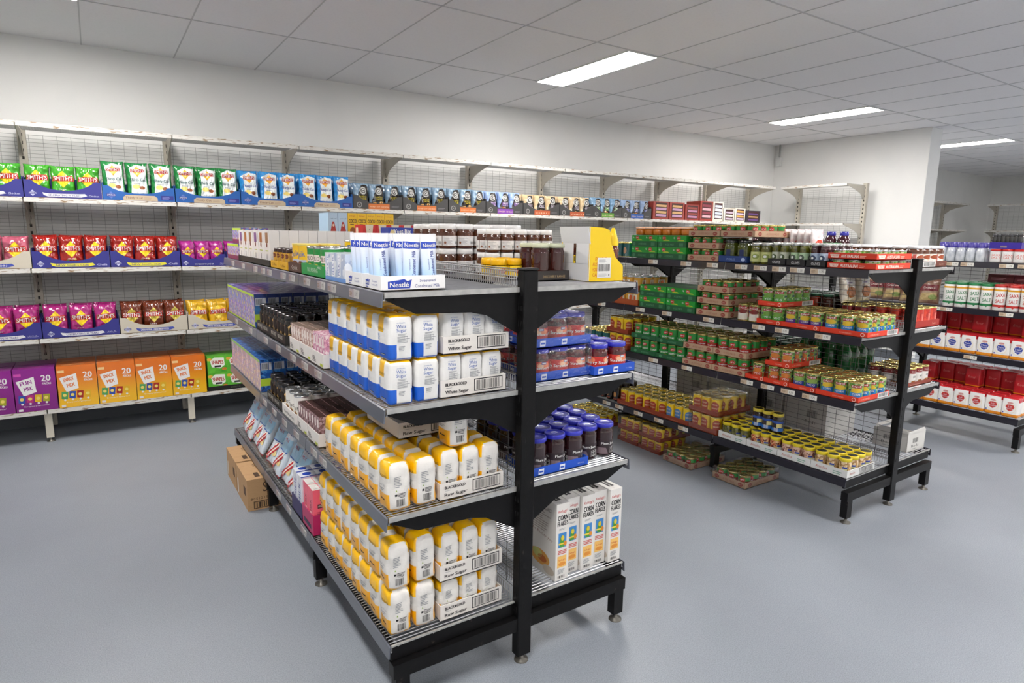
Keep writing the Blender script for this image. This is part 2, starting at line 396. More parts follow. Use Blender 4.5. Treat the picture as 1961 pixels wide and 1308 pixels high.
def ticket_mesh(s, dim=False):
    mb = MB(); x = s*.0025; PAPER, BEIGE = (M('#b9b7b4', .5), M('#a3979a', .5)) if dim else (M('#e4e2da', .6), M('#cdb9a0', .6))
    mb.box(*sorted((0, x)), 0, .042, -.034, -.008, PAPER); mb.box(*sorted((0, x)), .042, .085, -.034, -.008, BEIGE)
    f = flat(mb, 'l' if s < 0 else 'r', min(0, x), max(0, x), 0, .085, -.034, -.008)
    f.text('1.75' if s < 0 else '2.50', .064 if s < 0 else .02, .013, .022, .011, INK, res=1); f.lines(.006, .036, .006, .02, 3, M('#8a6d4c'))
    return mb.mesh('price_ticket')
def gondola(gx, gy, zs, DL, DR, H, label, strip, tickets):
    g = empty('gondola_shelving', (gx, gy, 0), label, 'shelving', 'black double-sided shelving runs')
    for k in range(4):
        p = ob('upright_post', memo(post_mesh, H, 0), g, (0, k*BAY, 0))
        ob('levelling_foot', memo(foot_mesh), p, (0, 0, 0))
        for s, D in ((-1, DL), (1, DR)):
            l = ob('base_leg', memo(leg_mesh, D, s), g, (0, k*BAY, 0)); ob('levelling_foot', memo(foot_mesh), l, (s*(D-.03), 0, 0))
    for k in range(3):
        ob('back_panel', memo(panel_mesh), g, (0, k*BAY, zs[3]+.02))
        for s, D in ((-1, DL), (1, DR)):
            for i, z in enumerate(zs):
                sh = ob('shelf', memo(shelf_mesh, D, s, i == 3), g, (0, k*BAY, z))
                if i < 3:
                    for y in (.010, BAY-.014): ob('bracket', memo(bracket_mesh, D, s), sh, (0, y, 0))
                ob('wire_fence', memo(fence_mesh, s), sh, (s*.036, 0, 0))
                st = MB(); x = s*(D+.004); hs = .042
                st.prism([(x, .001), (x+s*.004, -.002), (x+s*.008, -hs), (x+s*.004, -hs)], 'y', .003 if k else .0, BAY-.003, strip)
                ob('ticket_strip', st, sh)
                for ty in tickets.get((s, i, k), ()):
                    tk = ob('price_ticket', memo(ticket_mesh, s, strip is STRIP), sh, (x+s*.005, ty, 0))
    return g
Z1, Z2, Z3, Z4 = 1.3255, .9887, .654, .2337
R = random.Random(3)
tk1 = {(-1, 0, 0): (.18, .40, .52, .70), (-1, 0, 1): (.06, .2, .45, .58, .75), (-1, 1, 0): (.6, .78), (-1, 1, 1): (.1, .35, .6), (-1, 2, 0): (.58, .7), (-1, 2, 1): (.1, .3, .5, .7), (-1, 3, 1): (.05, .3, .5), (-1, 1, 2): (.1, .5), (-1, 0, 2): (.2, .5)}
gondola(0, 0, (Z1, Z2, Z3, Z4), .485, .478, 1.3864, 'nearest black double-sided shelving run, loaded with sugar bags at its end', STRIP, tk1)
H1, H2, H3, H4 = 1.3411, .9997, .6613, .2463
tk2 = {(-1, 0, 0): (.22, .34, .45, .57, .70), (-1, 0, 1): (.05, .26, .55), (-1, 1, 0): (.16, .40, .55), (-1, 1, 1): (.05, .4, .65), (-1, 2, 0): (.2, .33, .46, .60), (-1, 2, 1): (.2, .5), (-1, 2, 2): (.1,), (-1, 3, 1): (.2, .42, .62, .82), (-1, 3, 2): (.1,), (-1, 1, 2): (.2,)}
gondola(2.5209, -.017, (H1, H2, H3, H4), .472, .452, 1.3946, 'middle black double-sided shelving run, loaded with canned vegetables', STRIPD, tk2)
tk3 = {(-1, 0, 0): (.05, .16, .40, .5), (-1, 1, 0): (.12, .5, .58), (-1, 2, 0): (.3,)}
gondola(4.69, -.05, (H1, H2, H3, H4), .472, .452, 1.3946, 'far right black shelving run, loaded with salt and flour', STRIPD, tk3)

# ------------------------------------------------------------------ beige wall shelving
BEI = ramp_mat('beige_enamel', ['#a9a397', '#b9b3a6'], 12, .5, 'noise')
WORN = ramp_mat('chipped_white_enamel', ['#b9b7b2', '#cfcdc8', '#c9c7c2', '#8f7a5e', '#7a6248'], 16, .5, 'noise', pos=[0, .35, .57, .60, .70], stretch=(1, 1, 7))
UNDER = M('#8f8f8c', .6); GWIRE = M('#a3a4a2', .45, .2)
WB = .9; SY = 3.645; UY = 4.06
def wupright(H):
    mb = MB(); mb.box(-.025, .025, UY-SY, UY-SY+.05, 0.02, H, BEI); z = .3
    while z < H-.05: mb.box(-.007, .007, UY-SY-.0006, UY-SY, z, z+.022, M('#2b2926', .8)); z += .052
    return mb.mesh('upright')
def wshelf(wires):
    mb = MB(); D = UY-SY
    mb.box(.004, WB-.004, 0, .004, -.026, .004, WORN)
    if wires:
        for i in range(56): mb.rod((.008+i*.01605, .004, 0), (.008+i*.01605, D, 0), .0012, GWIRE)
        for i in range(20): mb.rod((.006, .02+i*.0205, -.001), (WB-.006, .02+i*.0205, -.001), .0012, GWIRE)
    else: mb.box(.004, WB-.004, .004, D, -.004, 0, UNDER)
    return mb.mesh('shelf')
def wbracket():
    D = UY-SY; P = [(.012, -.004), (D, -.004), (D, -.175), (D-.03, -.165)]
    for i in range(7):
        t = i/6; P.append((D-.03-(D-.05)*t, -.165+.14*t**.55))
    mb = MB(); mb.prism(P, 'x', -.0025, .0025, BEI); return mb.mesh('bracket')
def wmesh(H):
    mb = MB(); z = .3
    while z < H: mb.rod((.02, 0, z), (WB-.02, 0, z), .0013, GWIRE); z += .0255
    for i in range(11): mb.rod((.04+i*.082, -.002, .3), (.04+i*.082, -.002, H), .0014, GWIRE)
    mb.box(.004, .018, -.006, 0, .62, .66, M('#c9cccd', .3, .5)); mb.box(.004, .018, -.006, 0, 1.46, 1.50, M('#c9cccd', .3, .5))
    return mb.mesh('back_mesh')
def wleg():
    mb = MB(); CR = M('#c9c3b4', .5); mb.box(-.022, .022, .035, .075, .03, .205, CR); mb.box(-.02, .02, .06, UY-SY, .13, .19, BEI)
    return mb.mesh('base_leg')
WZ = [2.167, 1.6857, 1.2164, .7355, .2363]
def wall_run(x0, y0, n, rz, label):
    g = empty('wall_shelving', (x0, y0, 0), label, 'shelving', rz=rz)
    for k in range(n+1):
        u = ob('upright', memo(wupright, 2.19), g, (k*WB, 0, 0))
        l = ob('base_leg', memo(wleg), g, (k*WB, 0, 0)); ob('levelling_foot', memo(foot_mesh), l, (0, .055, 0))
        for z in WZ[:4]: ob('bracket', memo(wbracket), u, (0, 0, z))
    for k in range(n):
        for i, z in enumerate(WZ): ob('shelf', memo(wshelf, i == 0), g, (k*WB, 0, z))
        ob('back_mesh', memo(wmesh, 2.14), g, (k*WB, UY-SY+.02, 0))
    return g
wall_run(-1.523-.9*2, SY, 11, 0, 'long beige shelving run with wire backs along the rear wall, snack trays on it')
wall_run(XR-.642, 3.60, 1, -PI/2, 'single bay of empty beige wire-backed shelving against the white side wall')
wall_run(8.0, SY, 5, 0, 'empty beige shelving seen far beyond the white wall end')
wall_run(13.0, 3.55, 5, -PI/2, 'empty beige shelving in the far corner at the right edge')

# ------------------------------------------------------------------ product builders
def rbox_face_fn(w, d, h, r, bulge, namp, seed, top=0):
    """surface of a soft packet standing on z=0; local front is -Y"""
    hx, hy, hz = w/2, d/2, h/2
    def P(x, y, z, nx, ny, nz, e=0):
        p = Vector((x, y, z)); q = Vector((max(-hx+r, min(hx-r, x)), max(-hy+r, min(hy-r, y)), max(-hz+r, min(hz-r, z))))
        dv = p-q; n = dv.normalized() if dv.length > 1e-7 else Vector((nx, ny, nz)); p = q+n*r
        ux, uy, uz = x/hx, y/hy, z/hz
        k = bulge*((1-ux*ux)**.5 if abs(ux) < 1 else 0 if abs(nx) < .5 else 1)
        bx = bulge*(1-uy*uy)*(1-uz*uz)*nx; by = bulge*(1-ux*ux)*(1-uz*uz)*ny; bz = bulge*.6*(1-ux*ux)*(1-uy*uy)*nz if nz > 0 else 0
        s = noise.noise(Vector((x*45+seed*7.3, y*45, z*38)))*namp+noise.noise(Vector((x*120+seed, y*120, z*90)))*namp*.4
        p += Vector((bx, by, bz))+n*(s+e)
        if top and uz > .55: t = (uz-.55)/.45; p.x *= 1-top*t*t; p.y *= 1-top*.6*t*t
        p.z += hz
        if p.z < 0: p.z = 0
        return (p.x, p.y, p.z)
    return P
def soft_packet(w, d, h, r, bulge, namp, seed, matfn, nx=9, nz=16, top=0, cutz=(), fine=.012):
    """matfn(face, a01, b01) chooses the printed colour of each little facet"""
    mb = MB(); P = rbox_face_fn(w, d, h, r, bulge, namp, seed, top); hx, hy, hz = w/2, d/2, h/2
    def cuts(L, n, extra=()):
        c = sorted(set([0, r*.35/L, r*.8/L, 1-r*.8/L, 1-r*.35/L, 1]+[round(i/n, 4) for i in range(1, n)]+list(extra))); o = [c[0]]
        for q in c[1:]:
            if q-o[-1] > .012 or q in extra: o.append(q)
        o[-1] = 1; return o
    cx, cy, cz = cuts(w, nx), cuts(d, nx), cuts(h, nz, cutz)
    spec = {'n': (cx, cz, lambda a, b, e=0: P(-hx+a*w, -hy, -hz+b*h, 0, -1, 0, e)), 'f': (cx, cz, lambda a, b, e=0: P(hx-a*w, hy, -hz+b*h, 0, 1, 0, e)),
            'l': (cy, cz, lambda a, b, e=0: P(-hx, hy-a*d, -hz+b*h, -1, 0, 0, e)), 'r': (cy, cz, lambda a, b, e=0: P(hx, -hy+a*d, -hz+b*h, 1, 0, 0, e)),
            't': (cx, cy, lambda a, b, e=0: P(-hx+a*w, -hy+b*d, hz, 0, 0, 1, e)), 'b': (cx, cy, lambda a, b, e=0: P(hx-a*w, -hy+b*d, -hz, 0, 0, -1, e))}
    faces = {}
    for k, (A, B, fn) in spec.items():
        vs = [fn(a, b) for b in B for a in A]; n = len(A); fs = []; ms = []
        for j in range(len(B)-1):
            for i in range(n-1):
                fs.append((j*n+i, j*n+i+1, (j+1)*n+i+1, (j+1)*n+i)); ms.append(matfn(k, (A[i]+A[i+1])/2, (B[j]+B[j+1])/2))
        mb.add(vs, fs, ms, True, True)
        W = w if k in 'nftb' else d; Hh = h if k in 'nflr' else d
        faces[k] = Face(mb, (lambda fn, W, Hh: lambda a, b, e: fn(a/W, b/Hh, e))(fn, W, Hh), W, Hh, fine)
    return mb, faces

def can(r, h, label_m, lid=GOLDLID, n=18, art=None, ribs=0, name='food_can', cat='can', detail=True):
    mb = MB(); e = .0012
    mb.lathe([(r-.002, 0, lid), (r, .002, lid), (r, .005, label_m), (r-e, .007, label_m), (r-e, h-.008, label_m), (r-e, h-.0075, lid), (r+.0004, h-.004, lid), (r, h, lid), (r-.003, h, lid), (r-.0035, h-.004, lid), (r*.62, h-.0045, lid), (r*.6, h-.0035, lid), (r*.3, h-.0035, lid)], n)
    if art:
        for t in (0, 2*PI/3, -2*PI/3)[:3 if detail else 1]: art(wrap(mb, r-e, .007, h-.016, t))
    return Proto(name, cat, mb)
def jar(r, h, food, lid_m, lid_h=.014, lid_r=None, art=None, n=20, name='jar', neck=.86, tr=(0, 2.1, -2.1), rim=None, lidart=None, base=None, shoulder=.8):
    mb = MB(); zl = h-lid_h; g = food
    mb.lathe([(r*.82, 0, g), (r*.96, .003, g), (r, .010, g), (r, zl*shoulder, g), (r*.97, zl*(shoulder+.08), g), (r*neck, zl-.006, g), (r*neck, zl, g)], n)
    if art:
        for t in tr: art(wrap(mb, r, .012, zl*shoulder-.014, t))
    lr = lid_r or r*.93; l = MB()
    l.lathe([(lr-.001, zl-.002, lid_m), (lr+.0008, zl, lid_m), (lr, zl+lid_h*.75, lid_m), (lr-.002, h, lid_m), (lr*.86, h, lid_m), (lr*.84, h-.0012, lid_m), (lr*.3, h-.0012, lid_m)], n)
    if lidart: lidart(Face(l, lambda a, b, e: (a-lr, b-lr, h-.0012+e), 2*lr, 2*lr))
    return Proto(name, 'jar', mb, [('lid', l)])
def tray(lx, ly, h, col, inner=None, near=None, left=None, right=None, name='cardboard_tray', cat='tray', low=None, t=.003):
    """open display tray, origin at its near-left corner; low = height of the near face"""
    mb = MB(); inner = inner or col; ln = h if low is None else low
    mb.box(0, lx, 0, ly, 0, t, inner)
    mb.box(0, lx, 0, t, 0, ln, col); mb.box(0, lx, ly-t, ly, 0, h, col)
    mb.box(0, t, t, ly-t, 0, h, col); mb.box(lx-t, lx, t, ly-t, 0, h, col)
    if near: near(flat(mb, 'n', 0, lx, 0, ly, 0, h))
    if left: left(flat(mb, 'l', 0, lx, 0, ly, 0, h))
    if right: right(flat(mb, 'r', 0, lx, 0, ly, 0, h))
    return Proto(name, cat, mb)
def carton(w, d, h, mats, near=None, left=None, top=None, right=None, name='carton', cat='box', c=.0015):
    """closed box, origin bottom near-left corner"""
    mb = MB(); base = mats.get('*')
    mb.box(0, w, 0, d, 0, h, base, mats)
    for k, fn in (('n', near), ('l', left), ('t', top), ('r', right)):
        if fn: fn(flat(mb, k, 0, w, 0, d, 0, h))
    mb.box(w*.48, w*.52, -.0002, d+.0002, h, h+.0006, base)
    return Proto(name, cat, mb)

# ------------------------------------------------------------------ nearest run, left side: sugar
YEL, YEL2, BLUEP = M('#efb800', .28, coat=.5), M('#eeaa0c', .28, coat=.5), M('#1558c0', .4, coat=.2)
WPL = M('#d9d7d3', .38, coat=.25, bump=.25, bscale=70); WPAP = M('#dcdcdb', .5, bump=.15, bscale=60)
def raw_bag(seed):
    def mf(k, a, b):
        if k == 't': return YEL if b > .14 or a < .14 else WPL
        if k == 'l': return YEL if b > .70 else (YEL2 if b < .38 else WPL)
        if k == 'f' or k == 'r': return YEL if b > .74 else (YEL2 if b < .38 else WPL)
        if k == 'n': return YEL2 if (b < .06 or (a > .86 and b < .42)) else WPL
        return WPL
    mb, F = soft_packet(.075, .084, .153, .018, .003, .0032, seed, mf, 8, 12, .10, cutz=(.06, .38, .42, .70))
    f = F['n']; f.lines(.018, .045, .078, .115, 7, GREY, seed=seed); f.lines(.030, .056, .045, .062, 4, INK, 2, 5)
    f.bars(.024, .052, .018, .040, n=13); f.poly([(.022, .066), (.027, .066), (.0245, .072)], M('#7ea03c'), 2); f.rect(.020, .028, .050, .057, INK)
    g = F['l']; g.text('BLACK&GOLD', .042, .112, .062, .008, INK, 2, res=1); g.text('Raw Sugar', .042, .082, .05, .008, GREY, 2, res=1); g.lines(.015, .07, .066, .076, 2, GREY)
    g.rect(.024, .06, .036, .040, INK, 2)
    return Proto('sugar_bag', 'sugar', mb)
def white_bag(seed):
    def mf(k, a, b):
        if k == 't': return YEL
        if k == 'l': return (YEL if a < .60 else WPAP) if b > .62 else (BLUEP if b < .37 else WPAP)
        if k == 'n': return BLUEP if (b < .05 or (a < .30 and b < .37) or (a > .95 and b < .37)) else WPAP
        if k in 'fr': return BLUEP if b < .37 else (YEL if b > .9 else WPAP)
        return WPAP
    mb, F = soft_packet(.074, .088, .132, .011, .003, .0016, seed, mf, 10, 12, .04, cutz=(.05, .37, .62, .9))
    f = F['n']; NB = M('#2b5cab', .5)
    f.text('AUSTRALIAN', .036, .112, .026, .003, NB, 2, res=1); f.text('White', .037, .102, .030, .0105, NB, 2); f.text('Sugar', .037, .089, .031, .0125, NB, 2)
    f.lines(.026, .060, .076, .082, 2, GREY); f.lines(.024, .066, .054, .074, 6, GREY, 2, 9); f.rect(.044, .0448, .054, .074, GREY); f.rect(.055, .0558, .054, .074, GREY); f.lines(.028, .052, .030, .046, 4, GREY)
    g = F['l']; g.text('BLACK&GOLD', .034, .092, .052, .0075, INK, 2, res=1); g.lines(.010, .034, .058, .078, 5, M('#7fa0d0'), 2, 4); g.rect(.028, .062, .016, .020, M('#0e1c33'), 2); g.rect(.030, .060, .0165, .0175, WHITE, 3)
    return Proto('sugar_bag', 'sugar', mb)
RAW = [raw_bag(i+1) for i in range(3)]; WHT = [white_bag(i+11) for i in range(2)]
TRW = M('#d9d5d0', .6)
def sugar_carton(word, lx=.236):
    def near(f):
        f.text('BLACK&GOLD', .054, .041, .074, .0095, INK, bold=.0005); f.lines(.018, .05, .030, .033, 1, GREY); f.text(word, .057, .016, .082, .0140, INK, bold=.0005)
        f.rect(.118, .224, .010, .050, INK, 1); f.rect(.121, .221, .013, .047, TRW, 2); f.bars(.126, .216, .015, .045, n=26, layer=3); f.lines(.135, .20, .003, .008, 1, GREY)
    def left(f): f.text('BLACK&GOLD', .10, .038, .08, .009, INK, res=1); f.text(word, .10, .016, .08, .012, GREY, res=1)
    return tray(lx, .29, .055, TRW, near=near, left=left)
RC, WC = sugar_carton('Raw Sugar'), sugar_carton('White Sugar')
gsug = 'raw sugar bags on the bottom shelf'
y8 = [.082+.0925*j for j in range(8)]
for lay, nm in ((0, 'lower layer'), (1, 'upper layer')):
    grid(RAW, [-.437, -.350], y8, Z4+lay*.1565, 'raw sugar bag, bottom shelf %s' % nm, gsug, jr=.07, tilt=.012)
for c, (z, nm) in enumerate(((Z4, 'lower'), (Z4+.140, 'upper'))):
    z = z+.001
    RC.put((-.303, .030, z), 'white raw sugar carton with barcode, bottom shelf, %s of two' % nm, 'white sugar cartons')
    grid(RAW, [-.2605, -.185, -.1095], [.082, .172, .262], z+.0035, 'raw sugar bag in %s carton on bottom shelf' % nm, 'raw sugar bags in the bottom cartons', lambda i, n: ['left', 'middle', 'right'][i], jr=.01, sc=(.95, .97, .85 if c == 0 else 1))
y7 = [.070+.0925*j for j in range(7)]
grid(RAW, [-.437, -.350], y7, Z3, 'raw sugar bag on the second lowest shelf', 'raw sugar bags on the second lowest shelf', jr=.08, tilt=.02)
RC.put((-.303, .028, Z3+.001), 'white raw sugar carton with barcode on the second lowest shelf', 'white sugar cartons')
grid(RAW, [-.2605, -.185, -.1095], [.080, .170, .260], Z3+.0045, 'raw sugar bag in the carton, second lowest shelf', 'raw sugar bags on the second lowest shelf', lambda i, n: ['left', 'middle', 'right'][i], jr=.01, sc=(.95, .97, 1))
grid(RAW, [-.263, -.185, -.107], [.37, .463, .556], Z3, 'raw sugar bag behind the carton, second lowest shelf', 'raw sugar bags on the second lowest shelf', lambda i, n: ['left', 'middle', 'right'][i], lambda j, n: NTH[j]+' row')
RAW[1].put((-.222, .090, Z3+.1605), 'single raw sugar bag stacked on top of the others, nearest the post', 'raw sugar bags on the second lowest shelf')
RC.put((-.36, .215, Z3+.161), 'white raw sugar carton stacked on top of the bags', 'white sugar cartons')
for i in range(2): RAW[i].put((-.235+i*.080, .275, Z3+.1655), 'raw sugar bag in the raised carton, %s of two' % ['left', 'right'][i], 'raw sugar bags on the second lowest shelf')
y6 = [.064+.0965*j for j in range(6)]
for lay, nm in ((0, 'lower layer'), (1, 'upper layer')):
    grid(WHT, [-.430, -.345], y6, Z2+lay*.134, 'white sugar bag, %s' % nm, 'white sugar bags on the second highest shelf', jr=.045)
for c, (z, nm) in enumerate(((Z2, 'lower'), (Z2+.1365, 'upper'))):
    z += .001; dx = .010*c
    WC.put((-.300+dx, .026, z), 'white sugar carton with barcode, second highest shelf, %s of two' % nm, 'white sugar cartons')
    grid(WHT, [-.2575+dx, -.1825+dx, -.1075+dx], [.078, .170, .262], z+.0035, 'white sugar bag in %s carton' % nm, 'white sugar bags in cartons', lambda i, n: ['left', 'middle', 'right'][i], jr=.01, sc=(.96, .97, .97))

# the boxed and bottled goods farther along the left side
def print_left(f, cols, word=None, wc=WHITE): pass
NERD = ramp_mat('purple_candy_print', ['#7d6fb8', '#9f8fd0', '#5e6fb5', '#c9b9dd', '#6aa0cf', '#8b5f9c', '#d6c76a'], 90, .35, coat=.3)
NERDT = ramp_mat('candy_box_top', ['#3c3a72', '#4d4a86', '#73539a', '#3a4f86', '#8a8ab0'], 45, .3, coat=.4)
LIME, DBLUE = M('#b2cf3a', .4), M('#28406f', .4)
NB2 = grad_mat('blue_box_end', [(0, '#2c57a0'), (.25, '#2c57a0'), (.55, '#3f7fb5'), (.8, '#2e3f7c'), (1, '#2e3f7c')], .175)
def nearb(f):
    f.rect(.006, .042, .115, .155, M('#b8bcc6'), 1); f.bars(.009, .039, .12, .15, n=9, layer=2); f.rect(.045, .058, .115, .155, M('#c9cbd2'), 1); f.rect(0, f.w, .03, .07, LIME, 1)
def leftb(f): f.rect(0, f.w, .160, .172, LIME, 1); f.rect(0, f.w, 0, .008, LIME, 1)
CND = carton(.064, .128, .175, {'*': NB2, 'l': NERD, 't': NERDT, 'n': NB2}, near=nearb, left=leftb, name='sweets_box')
for i in range(6):
    CND.put((-.482, 1.80+i*.130, Z2+.001), 'tall purple sweets box, front column of second shelf, %s from its near end' % NTH[i], 'purple sweets boxes')
for i in range(1, 6):
    for j in range(6): CND.put((-.482+i*.0655, 1.80+j*.130, Z2+.001), 'purple sweets box on second shelf, %s row across, %s column' % (NTH[j], NTH[i]), 'purple sweets boxes')
PEACH = ramp_mat('peach_candy_print', ['#a99fc4', '#c8b0b8', '#d0bfa8', '#8d9cc6', '#b59cc0', '#e0d0b0'], 85, .35, coat=.3)
BTOP = ramp_mat('blue_candy_top', ['#1d4f9a', '#2a69b5', '#163a7a', '#4f8fcd'], 60, .3, coat=.4)
def left2(f): f.rect(0, f.w, .155, .168, M('#8fc06a'), 1); f.text('NERDS', f.w/2, .11, .09, .025, M('#e9e3f4'), res=1, rot=PI/2)
CN2 = carton(.064, .135, .17, {'*': BTOP, 'l': PEACH, 't': BTOP}, near=nearb, left=left2, name='sweets_box')
for i in range(6):
    for j in range(6): CN2.put((-.482+i*.0655, 1.745+j*.137, Z3+.001), 'blue and peach sweets box, second lowest shelf, %s column, %s row' % (NTH[i], NTH[j]), 'blue and peach sweets boxes')
# top shelf sweets
def left3(f): f.rect(0, f.w, .075, .088, LIME, 1); f.rect(0, f.w, 0, .024, M('#7a3050'), 1)
CN3 = carton(.15, .088, .090, {'*': NERD, 't': NERDT}, near=lambda f: f.rect(0, f.w, .0, .03, LIME), left=left3, name='sweets_box')
for j in range(4): CN3.put((-.478, 2.170+j*.0885, Z1+.001), 'low purple sweets box on the top shelf, %s from its near end' % NTH[j], 'low purple sweets boxes on the top shelf')
for j in range(3): CN3.put((-.455, 2.20+j*.0885, Z1+.092), 'low purple sweets box stacked on another, %s along the top shelf' % NTH[j], 'low purple sweets boxes on the top shelf')
# coffee jars in black trays
COF = M('#1a120d', .12, coat=.7); GD = M('#dcb673', .35, coat=.3)
def cofart(f):
    f.oval(0, .042, .024, .032, GD, 1); f.oval(.009, .046, .020, .030, M('#241710', .3), 2)
    for k in range(8): f.rect(-.012+.003*k*.2, .012, .020+.002*k, .0208+.002*k, GD, 3)
CJ = jar(.0345, .128, COF, M('#151313', .25, coat=.4), .022, .0325, cofart, name='coffee_jar', tr=(0, 1.2))
BT = M('#23211f', .5)
def ctl(f):
    for a in (.07, .20): f.text('NESCAFE', a, .028, .085, .016, M('#d8d3c4'), res=1)
    f.poly([(.115, .012), (.121, .040), (.125, .040), (.119, .012)], WHITE, 2)
CT = tray(.39, .29, .045, BT, left=ctl)
for (z, s, ys) in ((Z2, 'second highest', (1.18, 1.475)), (Z3, 'second lowest', (1.31,))):
    for t, y0 in enumerate(ys):
        CT.put((-.481, y0, z+.001), 'black coffee tray on the %s shelf, %s' % (s, ['nearer', 'farther'][t]), 'black coffee trays')
        grid(CJ, [-.437+.074*i for i in range(5)], [y0+.0385+.071*j for j in range(4)], z+.005, 'dark coffee jar, %s tray, %s shelf' % (['nearer', 'farther'][t], s), 'coffee jars', lambda i, n: NTH[i]+' in', lambda j, n: NTH[j]+' along', rz=-PI/2)
# pink and brown drink stick boxes
PINKP = ramp_mat('pink_floral_print', ['#c98aa6', '#e3b6c6', '#b56c90', '#dba0b6', '#efdfe2'], 120, .4)
BRNP = ramp_mat('mocha_print', ['#b08f86', '#d8c4bb', '#9b766c', '#c9a89b', '#e6dbd2'], 110, .4)
CHOP = ramp_mat('choc_print', ['#7d5b58', '#a5838a', '#5d4040', '#b89a9c', '#8f6a6c'], 110, .4)
TOPB, TOPD = ramp_mat('brown_lid_print', ['#6e5c50', '#857164'], 30, .35, 'noise', coat=.3), ramp_mat('dark_lid_print', ['#3a2624', '#4d3431'], 30, .35, 'noise', coat=.3)
def stick(m, top, h=.118): return carton(.062, .035, h, {'*': m, 't': top, 'l': m, 'n': m}, left=lambda f: f.rect(.010, .025, h*.62, h*.9, M('#f1e9e4'), 1), name='drink_sachet_box')
TWH = M('#dedad6', .6)
def twl(f): f.lines(.012, .06, .012, .036, 4, INK, 2, 6); f.rect(f.w-.045, f.w-.012, .006, .016, M('#b7c43e'), 2)
def twn(f):
    f.text('6 x 145g', .06, .02, .07, .014, INK, res=1)
ST = tray(.41, .155, .055, TWH, M('#b79d80', .8), near=twn, left=twl)
for y0, z, pr, nm, sh, tall in ((.615, Z2, stick(PINKP, PINKP), 'pink', 'second highest', 0), (.78, Z2, stick(BRNP, TOPB), 'light brown', 'second highest', 0), (.945, Z2, stick(BRNP, TOPB, .112), 'light brown', 'second highest', 1),
                            (.72, Z3, stick(CHOP, TOPD), 'dark brown', 'second lowest', 0), (.88, Z3, stick(CHOP, TOPD, .112), 'dark brown', 'second lowest', 1)):
    ps = ['nearer', 'farther'][tall]
    ST.put((-.481, y0, z+.001), 'white tray of %s sachet boxes, %s shelf, %s tray' % (nm, sh, ps), 'white trays of sachet boxes')
    grid(pr, [-.475+.0655*i for i in range(6)], [y0+.005+.0365*j for j in range(4)], z+.005, '%s sachet box, %s shelf, %s tray' % (nm, sh, ps), nm+' sachet boxes', lambda i, n: NTH[i]+' in', lambda j, n: NTH[j]+' along', jr=.005, jit=.0005)
# tins of roast coffee, silver rims
def roast(f): f.text('Roast', 0, .060, .055, .020, INK, res=1); f.oval(0, .028, .022, .018, M('#b08452', .4), 1); f.oval(.006, .026, .012, .012, M('#4c2c18', .4), 2)
RT = can(.036, .122, M('#e9e6e0', .4), SILVER, art=roast, name='coffee_tin')
ST2 = tray(.40, .235, .05, TWH, near=twn, left=lambda f: f.text('Choc-Mallow Toast', .12, .024, .17, .014, INK, res=1))
ST2.put((-.481, 1.06, Z3+.001), 'white tray of coffee tins on the second lowest shelf', 'white trays of coffee tins')
grid(RT, [-.438+.075*i for i in range(5)], [1.10+.0755*j for j in range(3)], Z3+.005, 'white coffee tin, second lowest shelf', 'coffee tins', lambda i, n: NTH[i]+' column', lambda j, n: NTH[j]+' row', rz=-PI/2)

# bottom shelf: milk cartons, milk powder pouches
PK, MG = M('#f0637c', .4, coat=.2), M('#b3245f', .4)
def pkl(f): f.text('MILK', .035, .12, .05, .018, M('#6a2434'), res=1, rot=PI/2); f.oval(.035, .07, .022, .022, M('#f7d9d3'), 1); f.rect(0, f.w, 0, .03, MG, 1)
def pkn(f):
    f.rect(0, f.w, 0, .03, MG, 1); f.rect(.018, .052, .112, .130, M('#5a2634'), 1); f.text('LEWIS', .035, .121, .028, .007, WHITE, 2, res=1); f.oval(.035, .155, .004, .004, WHITE, 2, 8); f.lines(.014, .056, .045, .10, 8, M('#b03a55'))
PM = carton(.07, .07, .195, {'*': PK, 't': TRW}, near=pkn, left=pkl, top=lambda f: (f.oval(.035, .035, .014, .014, WHITE, 1), f.lines(.008, .03, .008, .02, 2)), name='milk_carton')
def mtray(lx, ly, c, nm): return tray(lx, ly, .09, c, CARD, near=lambda f: (f.rect(.03, .14, .012, .05, WHITE, 1), f.text('BEST BUY', .085, .031, .08, .014, INK, res=1)), left=lambda f: f.rect(.02, f.w*.8, .02, .04, M('#2e2a44'), 1), name='cardboard_tray')
mtray(.24, .162, MG, '').put((-.485, .835, Z4+.001), 'magenta tray of pink milk cartons on the bottom shelf', 'milk carton trays')
for i in range(3):
    for j in range(2): PM.put((-.480+i*.073, .842+j*.074, Z4+.005), 'pink milk carton, %s column, %s row' % (NTH[i], NTH[j]), 'pink milk cartons')
LBL, NAVY = M('#e3e6ef', .4, coat=.2), M('#2a3f97', .4)
def mll(f): f.text('MILK', .035, .11, .10, .028, NAVY, res=1, rot=PI/2); f.rect(0, f.w, 0, .035, M('#4b4a8c'), 1); f.oval(.035, .055, .018, .014, M('#d6c35c'), 2)
BM = carton(.07, .07, .19, {'*': LBL, 't': LBL}, left=mll, near=mll, top=lambda f: (f.oval(.035, .04, .019, .019, M('#2748b0', .3), 2), f.rect(0, .07, 0, .012, NAVY, 1)), name='milk_carton')
tray(.24, .165, .075, M('#3b3660', .6), CARD).put((-.485, 1.01, Z4+.001), 'dark purple tray of white and blue milk cartons, bottom shelf', 'milk carton trays')
for i in range(3):
    for j in range(2): BM.put((-.480+i*.073, 1.016+j*.0745, Z4+.005), 'white and blue milk carton, %s column, %s row' % (NTH[i], NTH[j]), 'white and blue milk cartons')

